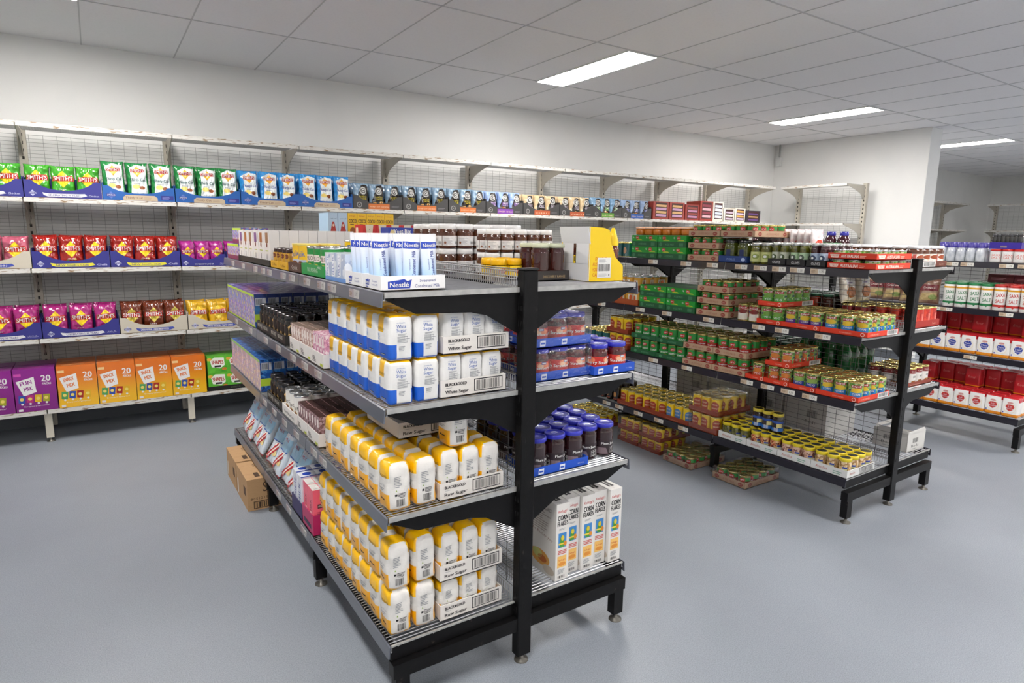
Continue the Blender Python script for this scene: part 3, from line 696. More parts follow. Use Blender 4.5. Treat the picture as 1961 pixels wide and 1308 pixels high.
# ------------------------------------------------------------------ milk powder pouches leaning on the bottom shelf
POU = M('#c9d3dd', .25, coat=.4, bump=.35, bscale=22)
def pillow(w, h, t, seed, base, side_m=None, crimp=None, amp=.004, n=20, pinch=.05):
    """flat pouch or crisp bag standing on its lower seam; returns mesh builder and front face"""
    mb = MB()
    def fn(u, v, s, e=0):
        k = (max(0, 1-abs(u)**3)*max(0, 1-abs(v)**4))**.5
        x = u*w/2*(1-pinch*(1-v*v)); z = h/2*(1+v*(1-.03*(1-u*u)))
        d = t/2*k+noise.noise(Vector((u*2.2+seed*5, v*2.6, s*3)))*amp*min(1, k*3)+noise.noise(Vector((u*7+seed, v*5, s)))*amp*.5*min(1, k*3)
        if abs(v) > .93: d += .0012*math.sin(u*40)
        return (x+noise.noise(Vector((v*3, seed, 0)))*amp*.25, -s*(d+e), z)
    U = [-1+2*i/n for i in range(n+1)]; V = [-1, -.97, -.93]+[-.93+1.86*i/(n+3) for i in range(1, n+3)]+[.93, .97, 1]
    for s in (1, -1):
        vs = [fn(u, v, s) for v in V for u in U]; fs = []; ms = []
        for j in range(len(V)-1):
            for i in range(n):
                q = (j*(n+1)+i, j*(n+1)+i+1, (j+2-1)*(n+1)+i+1, (j+1)*(n+1)+i); fs.append(q if s > 0 else q[::-1])
                ms.append(crimp if crimp and (V[j] >= .92 or V[j+1] <= -.92) else base)
        mb.add(vs, fs, ms, True, True)
    f = Face(mb, lambda a, b, e: fn(max(-1, min(1, 2*a/w)), max(-1, min(1, 2*b/h-1)), 1, e*2.4+.0008), w, h, w/20)
    return mb, f
mb, f = pillow(.152, .285, .050, 3, POU, crimp=M('#a02a36', .35, coat=.3), amp=.005)
RED = M('#b3202c', .4, coat=.3); SKY = M('#9cc4de', .4, coat=.3)
f.rect(-.072, .072, .135, .20, SKY, 1); f.text('Sunshine', 0, .235, .125, .036, M('#1c2a7a'), 2, res=1, bold=.001); f.text('MILK', .015, .19, .06, .014, M('#b02438'), 3, res=1)
f.poly([(-.06, .03), (-.02, .03), (.05, .10), (.06, .135), (.03, .125), (-.02, .07)], M('#efe9df'), 2); f.poly([(-.055, .04), (-.04, .036), (.045, .11), (.05, .13)], RED, 3); f.poly([(-.03, .026), (-.018, .026), (.055, .095), (.058, .112)], RED, 3)
f.rect(-.065, -.03, .018, .045, RED, 2); f.rect(-.07, .07, .128, .134, M('#3c66b0'), 2); f.oval(.03, .065, .025, .018, M('#d9c48b', .5), 2)
POW = Proto('milk_powder_pouch', 'pouch', mb)
ys = [1.285+.158*i for i in range(4)]+[1.985+.155*i for i in range(4)]
for i, y in enumerate(ys):
    POW.put((-.462+(.010 if i % 2 else 0), y, Z4+.012), 'silver and blue milk powder pouch leaning back on bottom shelf, %s from nearest' % NTH[i], 'milk powder pouches', rz=-PI/2+(.1 if i == 3 else 0)+random.uniform(-.06, .06), rx=-.50)
    if i % 2 == 0: POW.put((-.33, y+.03, Z4+.012), 'milk powder pouch behind the leaning ones, bottom shelf, %s along' % NTH[i//2], 'milk powder pouches in the back row', rz=-PI/2, rx=-.45)
# cardboard boxes on the floor under the shelf
def bxn(f):
    f.text('Sunshine', .19, .125, .22, .055, M('#4a3524', .8), 1, res=2); f.text('MILK POWDER', .17, .088, .13, .016, M('#4a3524', .8), 1, res=1)
    f.text('80S1215', .06, .065, .09, .014, M('#4a3524', .8), 1, res=1)
    f.rect(.03, .30, .008, .05, M('#3b2a1d', .8), 1); f.rect(.034, .296, .012, .046, M('#a8845c', .8), 2); f.bars(.045, .285, .014, .044, M('#3b2a1d', .8), 3, n=20)
def bxl(f): f.rect(.20, .26, .07, .12, M('#5b432e', .8), 1); f.rect(.02, .045, .015, .10, M('#dcd8cf', .7), 1)
BX = carton(.36, .30, .176, {'*': CARD}, near=bxn, left=bxl, top=lambda f: (f.text('Sunshine', .16, .22, .18, .045, M('#4a3524', .8), 1, res=1), f.rect(.05, .075, .03, .1, M('#4a3524', .8), 1)), name='cardboard_box')
BX.put((-.577, 1.765, 0), 'brown cardboard box on floor under the nearest run, nearer of two', 'brown boxes on the floor')
BX.put((-.577, 2.085, 0), 'brown cardboard box on floor under the nearest run, farther of two', 'brown boxes on the floor')

# ------------------------------------------------------------------ top shelf of the nearest run, left side
TUB = grad_mat('tube_print', [(0, '#8fbeee'), (.25, '#b3d3f4'), (.6, '#d3def0'), (.8, '#dfe3ea'), (1, '#e0e1e3')], .15, .3, .5)
NBL = M('#1c3fae', .35, coat=.4)
def tube_proto(seed):
    mb = MB(); H = .158; n = 22; rows = 16
    def pt(t, v, e=0):
        q = max(0, min(1, (v-.04)/.90)); a = .0225+.0055*q; b = .0215*(1-q)**.75+.0012
        c, s = math.cos(t), math.sin(t); n2 = abs(c)**2.2; return (c*(a+e), s*(b+e)-(e if q > .8 else 0), .012+v*(H-.012)+noise.noise(Vector((c*2+seed, v*4, s)))*.0008)
    vs = [pt(2*PI*i/n, j/rows) for j in range(rows+1) for i in range(n)]; fs = []
    for j in range(rows):
        for i in range(n): fs.append((j*n+i, j*n+(i+1) % n, (j+1)*n+(i+1) % n, (j+1)*n+i))
    mb.add(vs, fs, TUB, True); mb.add(vs[-n:], [tuple(range(n))], WHITE)
    def fn(a, b, e):
        q = max(0, min(1, b/H)); rr = .0235
        return pt(-PI/2+a/rr, q, e)
    f = Face(mb, fn, .05, H, .006)
    f.poly([(-.030, .112), (.030, .112), (.031, .132), (-.028, .134)], NBL, 1.2); f.text('Nestlé', 0, .1225, .040, .0125, WHITE, 2.5, res=3, bold=.0003)
    f.text('Condensed Milk', .004, .066, .080, .0105, M('#20358c'), 2, rot=PI/2, res=2, bold=.0002); f.text('Sweetened', -.008, .062, .035, .004, M('#2b3d8c'), 2, rot=PI/2, res=1)
    f.oval(.008, .018, .007, .007, M('#d5e6c8'), 1.5); f.oval(.008, .016, .004, .003, M('#5f9a3a'), 2)
    g = Face(mb, lambda a, b, e: (lambda p: p)(pt(PI/2+a/.0235, max(0, min(1, b/H)), e)), .05, H, .006); g.rect(-.030, .030, .112, .132, NBL, 1.2); g.lines(-.012, .014, .04, .10, 10, M('#5b6fb0'))
    cap = MB(); cap.lathe([(.017, 0, WHITE), (.018, .002, WHITE), (.018, .013, WHITE), (.016, .014, WHITE)], 18)
    return Proto('condensed_milk_tube', 'tube', mb, [('cap', cap)])
TU = [tube_proto(1), tube_proto(5)]
def nl(f, a, b, s, w=.07):
    f.poly([(a-w/2, b-.016*s), (a+w/2-.006, b-.016*s), (a+w/2, b+.014*s), (a+w/2-.012, b+.007*s), (a+w*.18, b+.016*s), (a-w*.1, b+.012*s), (a-w/2, b+.008*s)], NBL, 1)
    f.text('Nestlé', a-.002, b-.003*s, w*.78, .016*s, WHITE, 2, res=3, bold=.0005)
def nn(f): nl(f, .058, .020, .85, .074); f.text('Sweetened', .145, .028, .050, .0085, M('#2b3d8c'), 1); f.text('Condensed Milk', .145, .013, .080, .010, M('#2b3d8c'), 1)
def nls(f): nl(f, .045, .022, .6, .034); f.text('Sweetened', .10, .026, .035, .006, M('#4b5da0'), 1, res=1); f.text('Condensed Milk', .10, .016, .048, .006, M('#4b5da0'), 1, res=1); f.lines(.03, .06, .006, .012, 1, NAVY)
NT = tray(.203, .147, .043, M('#e9e9ea', .5), near=nn, left=nls)
for t, y0 in enumerate((.028, .178)):
    nm = ['nearer', 'farther'][t]
    NT.put((-.485, y0, Z1+.001), 'white condensed milk tray on top shelf corner, %s of two' % nm, 'condensed milk trays')
    for j in range(3):
        for i in range(3):
            if (t, j, i) == (0, 0, 0): continue
            TU[(i+j) % 2].put((-.450+i*.066+random.uniform(-.004, .004), y0+.028+j*.046, Z1+.005), 'blue and white condensed milk tube in the %s tray, %s row, %s' % (nm, NTH[j], ['left', 'middle', 'right'][i]), 'condensed milk tubes', rz=random.uniform(-.12, .12), ry=random.uniform(-.03, .03))
# small milk cartons in film, blue lettering
def ml(f):
    for a in (.03, .09, .15):
        f.rect(a-.012, a+.012, .018, .088, M('#f2f4fa'), 1); f.text('MILK 1L', a, .053, .062, .014, M('#2248a0'), 2, rot=PI/2, res=1)
    f.rect(0, f.w, 0, .014, M('#6a93d0'), 1)
MILKM = ramp_mat('pale_milk_print', ['#dfe5ee', '#e9edf3', '#c9d4e6', '#b0bfd8'], 45, .35, coat=.4)
MP = carton(.14, .215, .094, {'*': MILKM}, left=ml, name='milk_multipack')
MP.put((-.482, .336, Z1+.001), 'pale blue milk multipack beside the condensed milk trays', 'milk multipacks')
# green malt drink tins in a green tray
GRN, DGRN, BRN = M('#1f8a3c', .35, coat=.4), M('#25964a', .45), M('#52382c', .5)
def milo(f): f.poly([(-.024, .050), (-.018, .068), (.018, .068), (.024, .050), (.016, .042), (-.016, .042)], M('#e9dcd3'), 1); f.text('MILO', 0, .055, .038, .016, M('#4b2a20'), 2, res=2); f.oval(.002, .022, .014, .014, M('#c9b23c'), 1)
MC = can(.042, .105, GRN, SILVER, art=milo, name='malt_drink_tin', cat='tin')
def mtl(f): f.text('NOURISHING', .15, .024, .13, .016, M('#d7ead6'), res=1); f.text('MALT', .24, .036, .05, .008, WHITE, res=1)
tray(.19, .29, .044, DGRN, left=mtl, near=lambda f: f.rect(.02, .05, .01, .03, WHITE)).put((-.483, .565, Z1+.001), 'green cardboard tray of malt drink tins on the top shelf', 'drink tin trays')
grid(MC, [-.436, -.349], [.612+.0865*j for j in range(3)], Z1+.005, 'green malt drink tin with brown lettering, top shelf', 'green malt drink tins', lambda i, n: ['front', 'back'][i], rz=-PI/2+.3)
def quik(f): f.text('Quik', 0, .062, .05, .028, M('#2e62b8'), 2, rot=.15, res=2); f.rect(-.03, .03, .008, .042, M('#b9c2da'), 1); f.oval(0, .025, .018, .012, M('#7a4a2a'), 2)
QK = can(.042, .112, M('#f0c020', .35, coat=.4), M('#e9d06a', .4), art=quik, name='chocolate_powder_tin', cat='tin')
tray(.19, .19, .040, BRN, left=lambda f: f.text('Quik', .10, .02, .09, .02, M('#d9cfc6'), res=1)).put((-.483, .868, Z1+.001), 'dark brown tray of yellow chocolate powder tins, top shelf', 'drink tin trays')
grid(QK, [-.436, -.349], [.915, 1.003], Z1+.005, 'yellow chocolate powder tin, top shelf', 'yellow chocolate powder tins', lambda i, n: ['front', 'back'][i], rz=-PI/2+.3)
def milkp(f): f.rect(-.04, .02, .085, .105, M('#3f5fa8'), 2); f.oval(.045, .07, .03, .03, M('#f4e3bb'), 1); f.rect(-.05, .05, .02, .05, M('#e2771f'), 1)
YT = can(.062, .130, M('#f3cd1a', .35, coat=.4), SILVER, art=milkp, n=24, name='milk_powder_tin', cat='tin')
for i, (x, y) in enumerate(((-.220, .93), (-.220, .80), (-.220, .67))): YT.put((x, y, Z1+.001), 'large yellow milk powder tin behind the green tins, %s from farthest' % NTH[i], 'large yellow milk powder tins', rz=-.6)
# small coffee jars in gold trays
def mocart(f): f.rect(-.016, .016, .012, .055, M('#c99a2a', .35, coat=.3), 1); f.oval(0, .042, .012, .010, M('#6a2a1c'), 2)
MJ = jar(.030, .086, M('#9a6f1e', .25, coat=.6), M('#3a2620', .3, coat=.3), .016, .026, mocart, name='coffee_jar')
GJ = jar(.030, .105, M('#c3a25a', .18, coat=.8), M('#c9ccce', .1, .2, coat=1), .03, .024, mocart, name='coffee_jar')
MT = tray(.19, .145, .034, M('#d9a71e', .5), left=lambda f: f.text('Coffee', .07, .018, .08, .012, M('#8a5a10'), res=1))
for t in range(2):
    nm = ['nearer', 'farther'][t]
    MT.put((-.483, 1.075+t*.152, Z1+.001), 'gold tray of small coffee jars, top shelf, %s of two' % nm, 'gold coffee trays')
    grid(MJ, [-.449, -.385], [1.11+t*.152+.068*j for j in range(2)], Z1+.005, 'small brown-lidded coffee jar, %s gold tray' % nm, 'small coffee jars', lambda i, n: ['front', 'back'][i], rz=-PI/2+.3)
    grid(GJ, [-.26], [1.10+t*.152+.068*j for j in range(2)], Z1+.001, 'clear-lidded coffee jar behind the %s gold tray' % nm, 'clear-lidded coffee jars')
# tall white coffee capsule boxes
STBK = ramp_mat('capsule_box_print', ['#8a6040', '#6d4a7a', '#a0734c', '#c7a06a', '#b58ac0'], 26, .4)
def pod(f, k=0): f.rect(.030, .085, .105, .152, [M('#9a7350', .4), M('#7c4f86', .4), M('#a5662f', .4)][k], 1); f.oval(.058, .095, .012, .012, M('#7a3a24'), 2); f.rect(.03, .09, .066, .070, M('#b6c03e'), 2); f.poly([(.05, .03), (.06, .026), (.062, .052), (.056, .055)], M('#3a3a38'), 2)
W2 = M('#dddbd8', .4, coat=.2)
PB = [carton(.043, .118, .163, {'*': W2, 't': M('#cdbfb8', .5)}, left=lambda f, k=k: pod(f, k), near=lambda f: f.lines(.008, .035, .03, .075, 7, M('#c9c9c9')), name='coffee_capsule_box') for k in range(3)]
PT = tray(.42, .757, .030, M('#22231a', .5)); PT.put((-.482, 1.405, Z1+.001), 'low black tray under the tall white capsule boxes', 'capsule box trays')
for i in range(9):
    for j in range(6 if i == 0 else 2): PB[(j*2+i) % 3].put((-.475+i*.0445, 1.412+j*.125, Z1+.005), 'tall white coffee capsule box, %s row, %s across' % (NTH[j], NTH[i]), 'white coffee capsule boxes')

# ------------------------------------------------------------------ nearest run, right side
CHO = ramp_mat('hazelnut_spread', ['#4a2a1c', '#55301f'], 20, .10, 'noise', coat=.8)
LBW = ramp_mat('spread_label', ['#e9e7e4', '#e4e0dc', '#dcd8d6', '#f0efee'], 60, .4)
def nut(f):
    w = f.w/3.1; f.rect(-w/2, w/2, 0, f.h*.78, LBW, 1); f.lines(-w*.44, w*.12, f.h*.12, f.h*.66, 8, M('#a9a7ab')); f.barcode(w*.2, w*.44, f.h*.08, f.h*.38, 9); f.oval(-w*.35, f.h*.25, w*.06, f.h*.1, M('#8a5638'), 3)
NJ = jar(.0305, .092, CHO, M('#f0efee', .35, coat=.2), .018, .0285, nut, name='chocolate_spread_jar', neck=.9)
NK = jar(.039, .102, CHO, M('#f0efee', .35, coat=.2), .020, .0365, nut, name='chocolate_spread_jar', neck=.9)
for lay in range(2):
    nm = ['lower', 'upper'][lay]
    grid(NJ, [.155+.0635*i for i in range(5)], [.47, .535], Z1+.001+lay*.0925, 'small white-lidded chocolate spread jar, %s layer' % nm, 'small chocolate spread jars', lambda i, n: NTH[i]+' from left', lambda j, n: NTH[j]+' row', jr=.3)
    grid(NK, [.085+.082*i for i in range(5)], [.72, .803], Z1+.001+lay*.1025, 'large white-lidded chocolate spread jar, %s layer' % nm, 'large chocolate spread jars', lambda i, n: NTH[i]+' from left', lambda j, n: NTH[j]+' row', jr=.3)
    grid(NK, [.085], [.885, .968], Z1+.001+lay*.1025, 'large chocolate spread jar behind at left, %s layer' % nm, 'large chocolate spread jars', jr=.3)
VY = M('#f2b705', .35, coat=.3)
def veg(f): w = f.w/3; f.rect(-w*.48, w*.48, .002, .040, M('#f0c90f', .4, coat=.3), 1); f.oval(0, .022, .016, .009, M('#c03020'), 2); f.text('VEGEMITE', 0, .022, .024, .005, M('#f3e6c0'), 3, res=1)
VJ = jar(.031, .078, M('#3a2410', .15, coat=.7), VY, .022, .030, veg, name='yeast_spread_jar')
grid(VJ, [.070, .135], [.29, .356], Z1+.001, 'yellow-lidded yeast spread jar on the top shelf', 'yellow-lidded yeast spread jars', lambda i, n: NTH[i]+' from left', lambda j, n: NTH[j]+' row')
DK = ramp_mat('dark_honey', ['#2e0f0c', '#3d1510'], 14, .08, 'noise', coat=.9)
def dj(f): w = f.w/3; f.rect(-w*.2, w*.1, .012, .085, M('#d8c8b2', .5), 1)
DJ = jar(.034, .130, DK, M('#c9cdb0', .35, coat=.4), .014, .033, dj, name='dark_honey_jar', tr=(1.6, -2.6))
tray(.145, .165, .036, M('#3a3532', .6), near=lambda f: f.text('DISCOVERY RANGE', .075, .015, .10, .009, M('#c2a878'), res=1)).put((.170, .185, Z1+.001), 'dark cardboard tray of honey jars beside the yellow box', 'honey jar trays')
grid(DJ, [.209, .280], [.225, .30], Z1+.005, 'tall dark honey jar with pale lid in dark tray', 'tall dark honey jars', lambda i, n: ['left', 'right'][i], lambda j, n: ['near', 'far'][j]+' row')
# yellow cut-out honey display box with squeeze bottles
YB, YW_ = M('#f5cf08', .45, coat=.1), M('#dcdcdc', .6)
hb = empty('honey_display_box', (.338, .100, Z1+.001), 'bright yellow cut-out honey display box with barcode at the shelf end', 'box', rz=-.06)
prof = [(0, 0), (.158, 0), (.156, .055), (.120, .085), (.098, .135), (.088, .185), (.060, .193), (0, .196)]
m1 = MB(); m1.prism(prof, 'y', 0, .002, YB)
f = flat(m1, 'n', 0, .158, 0, .2, 0, .196)
OR = M('#d9571a')
for k, t in enumerate(('PURE', 'AUST', 'HONEY', 'CAPI')): f.text(t, .018+(.035 if k == 0 else .012)*1.0, .080-k*.019, .052 if k == 0 else .030, .0125, OR, 1, res=2)
f.rect(.036, .098, .012, .085, M('#ecebe8'), 3); f.lines(.042, .085, .068, .080, 3, GREY, 4); f.bars(.041, .093, .036, .062, n=22, layer=4); f.lines(.042, .09, .017, .03, 3, M('#b5b5b3'), 4); f.rect(.088, .092, .018, .026, INK, 4)
ob('cut_out_panel', m1, hb)
m1 = MB(); m1.prism(prof, 'y', .173, .175, YB); ob('cut_out_panel', m1, hb)
m1 = MB(); m1.box(-.0012, .0008, 0, .175, 0, .196, YW_); f = flat(m1, 'l', -.0012, .0008, 0, .175, 0, .196)
f.rect(0, .006, 0, .196, YB, 1); f.rect(.175-.003, .175, 0, .196, YB, 1); f.rect(.004, .172, .062, .0628, GREY, 2)
f.rect(.078, .094, .062, .135, M('#4a2010', .2, coat=.6), 2); f.rect(.080, .092, .062, .092, YB, 3); f.rect(.084, .089, .070, .088, INK, 4)
ob('end_panel', m1, hb)
m1 = MB(); m1.prism([(-.001, .134), (.001, .134), (-.010, .196), (-.013, .196)], 'y', -.004, .178, YW_); ob('flap', m1, hb, label='torn white card flap')
m1 = MB(); m1.box(0, .158, .002, .173, 0, .002, YB); m1.box(.156, .158, .002, .173, .002, .045, YB); ob('base_panel', m1, hb)
def sq(seed):
    mb = MB(); HN = M('#6a2f10', .1, coat=.9)
    mb.lathe([(.020, 0, HN), (.0225, .004, HN), (.0225, .060, HN), (.020, .075, HN), (.0222, .095, HN), (.0215, .120, HN), (.018, .128, HN)], 20)
    f = wrap(mb, .0225, .01, .05, .3); f.rect(-.02, .02, 0, .045, YB, 1); f.text('HONEY', 0, .026, .03, .008, OR, 2, res=1)
    l = MB(); l.lathe([(.021, .126, YB), (.021, .142, YB), (.014, .165, YB), (.006, .190, YB), (.004, .191, YB)], 18)
    return Proto('honey_bottle', 'bottle', mb, [('lid', l)])
SQ = sq(1)
c_, s_ = math.cos(-.06), math.sin(-.06)
for i in range(3):
    for j in range(3):
        x, y = .028+i*.050, .030+j*.055
        SQ.put((.338+x*c_-y*s_, .100+x*s_+y*c_, Z1+.0035), 'yellow-capped honey squeeze bottle in the yellow box, %s row, %s' % (NTH[j], ['left', 'middle', 'right'][i]), 'honey squeeze bottles')
# cereal boxes standing at the back of the top shelf
YC, LBB = M('#f2c512', .4, coat=.2), M('#b9d3e6', .4, coat=.2)
def coco(f): f.text("Kellogg's", .03, .262, .036, .010, M('#c0392b'), 1, res=1, shear=.15); f.text('COCO', .030, .232, .048, .022, M('#3d2216'), 1, res=2, bold=.0012); f.lines(.014, .05, .21, .22, 1, M('#5a3a20')); f.oval(.03, .175, .018, .02, M('#9a5a2a'), 1)
def cape(f): f.text('cereal', .03, .245, .04, .008, M('#3a5b80'), 1, res=1); f.poly([(.008, .15), (.052, .15), (.044, .185), (.036, .225), (.024, .225), (.016, .185)], M('#b03a34'), 1); f.oval(.03, .205, .006, .008, M('#e0c0a8'), 2)
CB = carton(.058, .19, .28, {'*': YC, 'l': M('#e6b80e', .4)}, near=coco, name='cereal_box'); CP = carton(.058, .19, .28, {'*': LBB, 'l': M('#a7c3d8', .4)}, near=cape, name='cereal_box')
for i in range(7): (CP if i < 2 else CB).put((.042+i*.0605, 2.19, Z1+.001), ['pale blue cereal box with red figure, left one', 'pale blue cereal box with red figure, right one', 'yellow cereal box, leftmost of the five', 'yellow cereal box, second of the five', 'yellow cereal box, middle of the five', 'yellow cereal box, fourth of the five', 'yellow cereal box, rightmost of the five'][i], 'cereal boxes at the back of the top shelf')
RB_ = M('#c8281f', .35, coat=.3)
def redb(f): f.poly([(.01, .15), (.05, .15), (.046, .19), (.014, .19)], M('#e2d3b6'), 1); f.oval(.02, .10, .01, .03, M('#e8d9bd'), 1)
RDB = carton(.072, .12, .205, {'*': RB_}, near=lambda f: (f.poly([(.014, .205), (.058, .205), (.052, .160), (.020, .160)], M('#ddd0b4'), 1), f.text('v', .036, .18, .006, .006, INK, 2, res=1)), left=redb, top=lambda f: f.text('biscuit', .036, .06, .05, .02, M('#e8b0a0'), res=1), name='biscuit_box')
for i in range(6): RDB.put((.042+i*.073, 1.60, Z1+.001), 'red and cream biscuit box behind the milk tubes, %s from left' % NTH[i], 'red and cream biscuit boxes')
DBL = M('#22399a', .35, coat=.3)
BLB = carton(.135, .10, .190, {'*': DBL, 't': M('#2d4bb0', .35)}, near=lambda f: (f.text('Weet-Bix', .066, .172, .10, .022, WHITE, res=1, bold=.001), f.oval(.02, .165, .012, .012, M('#d5c08a'), 3)), name='cereal_box')
for i in range(3): BLB.put((.042+i*.138, 1.25, Z1+.001), 'dark blue cereal box behind the milk tubes, %s' % ['left', 'middle', 'right'][i], 'dark blue cereal boxes')

# strawberry jam
JAM = ramp_mat('strawberry_jam', ['#4a0b0e', '#631016', '#3a080a'], 30, .08, 'noise', coat=.9)
PLM = ramp_mat('plum_jam', ['#1d0a0d', '#2b1014'], 30, .08, 'noise', coat=.9)
JL = M('#2a2fb4', .28, coat=.5)
def sj(f):
    w = f.w/2.7; LR = M('#c22a22', .4, coat=.3); f.rect(-w/2, w/2, 0, f.h*.84, LR, 1); f.oval(.004, f.h*.64, w*.28, f.h*.20, M('#e98a63'), 2); f.oval(-.006, f.h*.60, w*.12, f.h*.12, M('#f2c3a0'), 3)
    f.rect(-.004, .014, f.h*.68, f.h*.82, NAVY, 4); f.rect(-.002, .012, f.h*.71, f.h*.79, WHITE, 5); f.text('Strawberry', -.002, f.h*.47, w*.84, .0135, WHITE, 5, res=2, bold=.0005); f.text('Jam', .014, f.h*.09, .018, .009, WHITE, 5, res=1)
def pj_(f):
    w = f.w/2.7; f.rect(-w/2, w/2, 0, f.h*.66, M('#2a1c22', .35, coat=.3), 1); f.poly([(-w/2, 0), (0, 0), (-w*.1, f.h*.3), (-w/2, f.h*.34)], M('#7d6c73'), 2); f.text('Plum Jam', 0, f.h*.50, w*.62, .012, WHITE, 3, res=2, bold=.0004)
    f.barcode(w*.1, w*.36, f.h*.02, f.h*.34, 9)
def jlid(f): f.rect(f.w/2-.012, f.w/2+.012, f.w/2-.007, f.w/2+.007, M('#b9bfe6'), 1); f.rect(f.w/2-.009, f.w/2+.009, f.w/2-.004, f.w/2+.004, M('#4b50c0'), 2)
SJ = jar(.0385, .108, JAM, JL, .013, .0378, sj, n=24, name='strawberry_jam_jar', lidart=jlid); PJ = jar(.0385, .130, PLM, JL, .014, .0385, pj_, n=24, name='plum_jam_jar', lidart=jlid, neck=.84)
BLT = M('#1f53c4', .5)
def jt(f):
    for a in (f.w*.15, f.w*.52): f.poly([(a-.012, .006), (a+.011, .006), (a+.013, .026), (a-.010, .026)], M('#e6ebf6'), 1); f.rect(a-.008, a+.009, .013, .019, BLT, 2)
    f.text('6 x 500g', f.w*.86, .015, .028, .005, M('#dfe6f6'), 1, res=1)
JT = tray(.252, .17, .033, BLT, near=jt, left=jt); JT2 = tray(.198, .254, .034, BLT, near=jt, left=jt)
def film(w, d, h, seed, name='shrink_wrap'):
    mb, F = soft_packet(w, d, h, .022, -.003, .0025, seed, lambda k, a, b: FILM, 12, 8); return mb
FW = film(.268, .188, .114, 4)
for i, z in enumerate((Z2+.001, Z2+.119)):
    nm = ['lower', 'upper'][i]; dx = -.008*i
    t = JT.put((.075+dx, .055, z), 'blue strawberry jam tray wrapped in clear film, %s of two' % nm, 'film-wrapped jam trays')
    ob('shrink_wrap', FW if i == 0 else FWm, t, (.126, .085, -.0005)); FWm = t.children[-1].data if i == 0 else FWm
    grid(SJ, [.118+dx+.0825*k for k in range(3)], [.0975, .1795], z+.0045, 'strawberry jam jar in the %s wrapped pack' % nm, 'wrapped strawberry jam jars', lambda i, n: NTH[i]+' from left', lambda j, n: ['front', 'back'][j]+' row', jr=.5)
for i, z in enumerate((Z2+.001, Z2+.119)):
    nm = ['lower', 'upper'][i]; y0 = .245
    t = JT.put((.075, y0, z), 'blue jam tray in clear film farther back, %s' % nm, 'film-wrapped jam trays'); ob('shrink_wrap', FWm, t, (.126, .085, -.0005))
    grid(SJ, [.118+.0825*k for k in range(3)], [y0+.0435, y0+.1255], z+.0045, 'strawberry jam jar in the farther %s pack' % nm, 'wrapped strawberry jam jars', lambda i, n: NTH[i]+' from left', lambda j, n: ['front', 'back'][j]+' row', jr=.5)
JT2.put((.318, .028, Z2+.001), 'open blue tray of strawberry jam jars at the shelf corner', 'open jam trays')
grid(SJ, [.366, .455], [.0705, .1505, .2305], Z2+.0045, 'strawberry jam jar in the open tray', 'strawberry jam jars in the open tray', lambda i, n: ['left', 'right'][i], lambda j, n: NTH[j]+' row', jr=.5)
SJ.put((.40, .34, Z2+.001), 'loose strawberry jam jar behind the open tray', 'strawberry jam jars in the open tray')
JT.put((.058, .035, Z3+.001), 'blue tray of plum jam jars on the third shelf', 'open jam trays')
grid(PJ, [.101+.082*k for k in range(3)], [.078, .161], Z3+.0045, 'plum jam jar in the blue tray', 'plum jam jars', lambda i, n: NTH[i]+' from left', lambda j, n: ['front', 'back'][j]+' row', jr=.5)
grid(PJ, [.355, .438], [.10, .183, .266, .35], Z3+.001, 'loose blue-lidded plum jam jar on the right', 'plum jam jars', lambda i, n: ['left', 'right'][i], lambda j, n: NTH[j]+' row', jr=.5, jit=.002)
grid(PJ, [.101+.0825*k for k in range(3)], [.255, .338, .421], Z3+.001, 'loose plum jam jar behind the blue tray', 'plum jam jars', lambda i, n: NTH[i]+' from left', lambda j, n: NTH[j]+' row', jr=.5)
grid(PJ, [.101+.0825*k for k in range(5)], [.56+.083*k for k in range(4)], Z2+.001, 'dark jam jar deep on the second shelf', 'dark jam jars deep on the shelf', lambda i, n: NTH[i]+' from left', lambda j, n: NTH[j]+' row', jr=.5)
# corn flakes
CW = M('#e0deda', .45, coat=.1)
def cfn(f):
    w = f.w; f.text("Kellogg's", w/2, .268, w*.74, .014, M('#c4202a'), 1, shear=.25, res=2); f.text('CORN', w/2, .244, w*.76, .020, INK, 1, res=2, bold=.0009); f.text('FLAKES', w/2, .222, w*.80, .018, INK, 1, res=2, bold=.0009)
    f.lines(w*.22, w*.8, .197, .205, 2, GREY); f.rect(w*.18, w*.80, .128, .185, M('#3f86c8'), 1); f.poly([(w*.3, .130), (w*.62, .130), (w*.60, .165), (w*.45, .178), (w*.33, .165)], M('#4f9a3a'), 2); f.oval(w*.5, .165, w*.12, .010, M('#d8c23a'), 3); f.rect(w*.2, w*.78, .140, .146, M('#e6d24a'), 3); f.oval(w*.7, .142, w*.12, .010, M('#d98a2a'), 4)
    f.rect(w*.16, w*.84, .114, .117, M('#c23a28'), 1); f.rect(w*.16, w*.84, .108, .111, M('#c23a28'), 1); f.rect(w*.16, w*.84, .102, .105, M('#c23a28'), 1)
    f.rect(w*.14, w*.84, .050, .095, M('#eebf6a'), 1); f.text("Kellogg's", w/2, .078, w*.5, .009, M('#c4202a'), 2, res=1); f.oval(w*.5, .063, w*.28, .008, M('#e0923a'), 2)
    f.lines(w*.18, w*.82, .026, .045, 4, GREY); f.bars(w*.2, w*.75, .008, .018, n=6)
def cfl(f):
    f.text("the Best to you", .10, .155, .13, .014, M('#8a5a54'), 1, shear=.25, res=1, rot=-.1); f.lines(.03, .16, .17, .25, 9, M('#b0a8a4')); f.oval(.09, .060, .060, .030, M('#d9a050'), 1); f.oval(.075, .070, .030, .018, M('#c9cc7a'), 2); f.oval(.105, .058, .028, .014, M('#b5632e'), 2); f.oval(.145, .028, .035, .018, M('#c4b8a8'), 2); f.text('CORN FLAKES', .11, .262, .09, .014, M('#6a5a58'), 1, res=1)
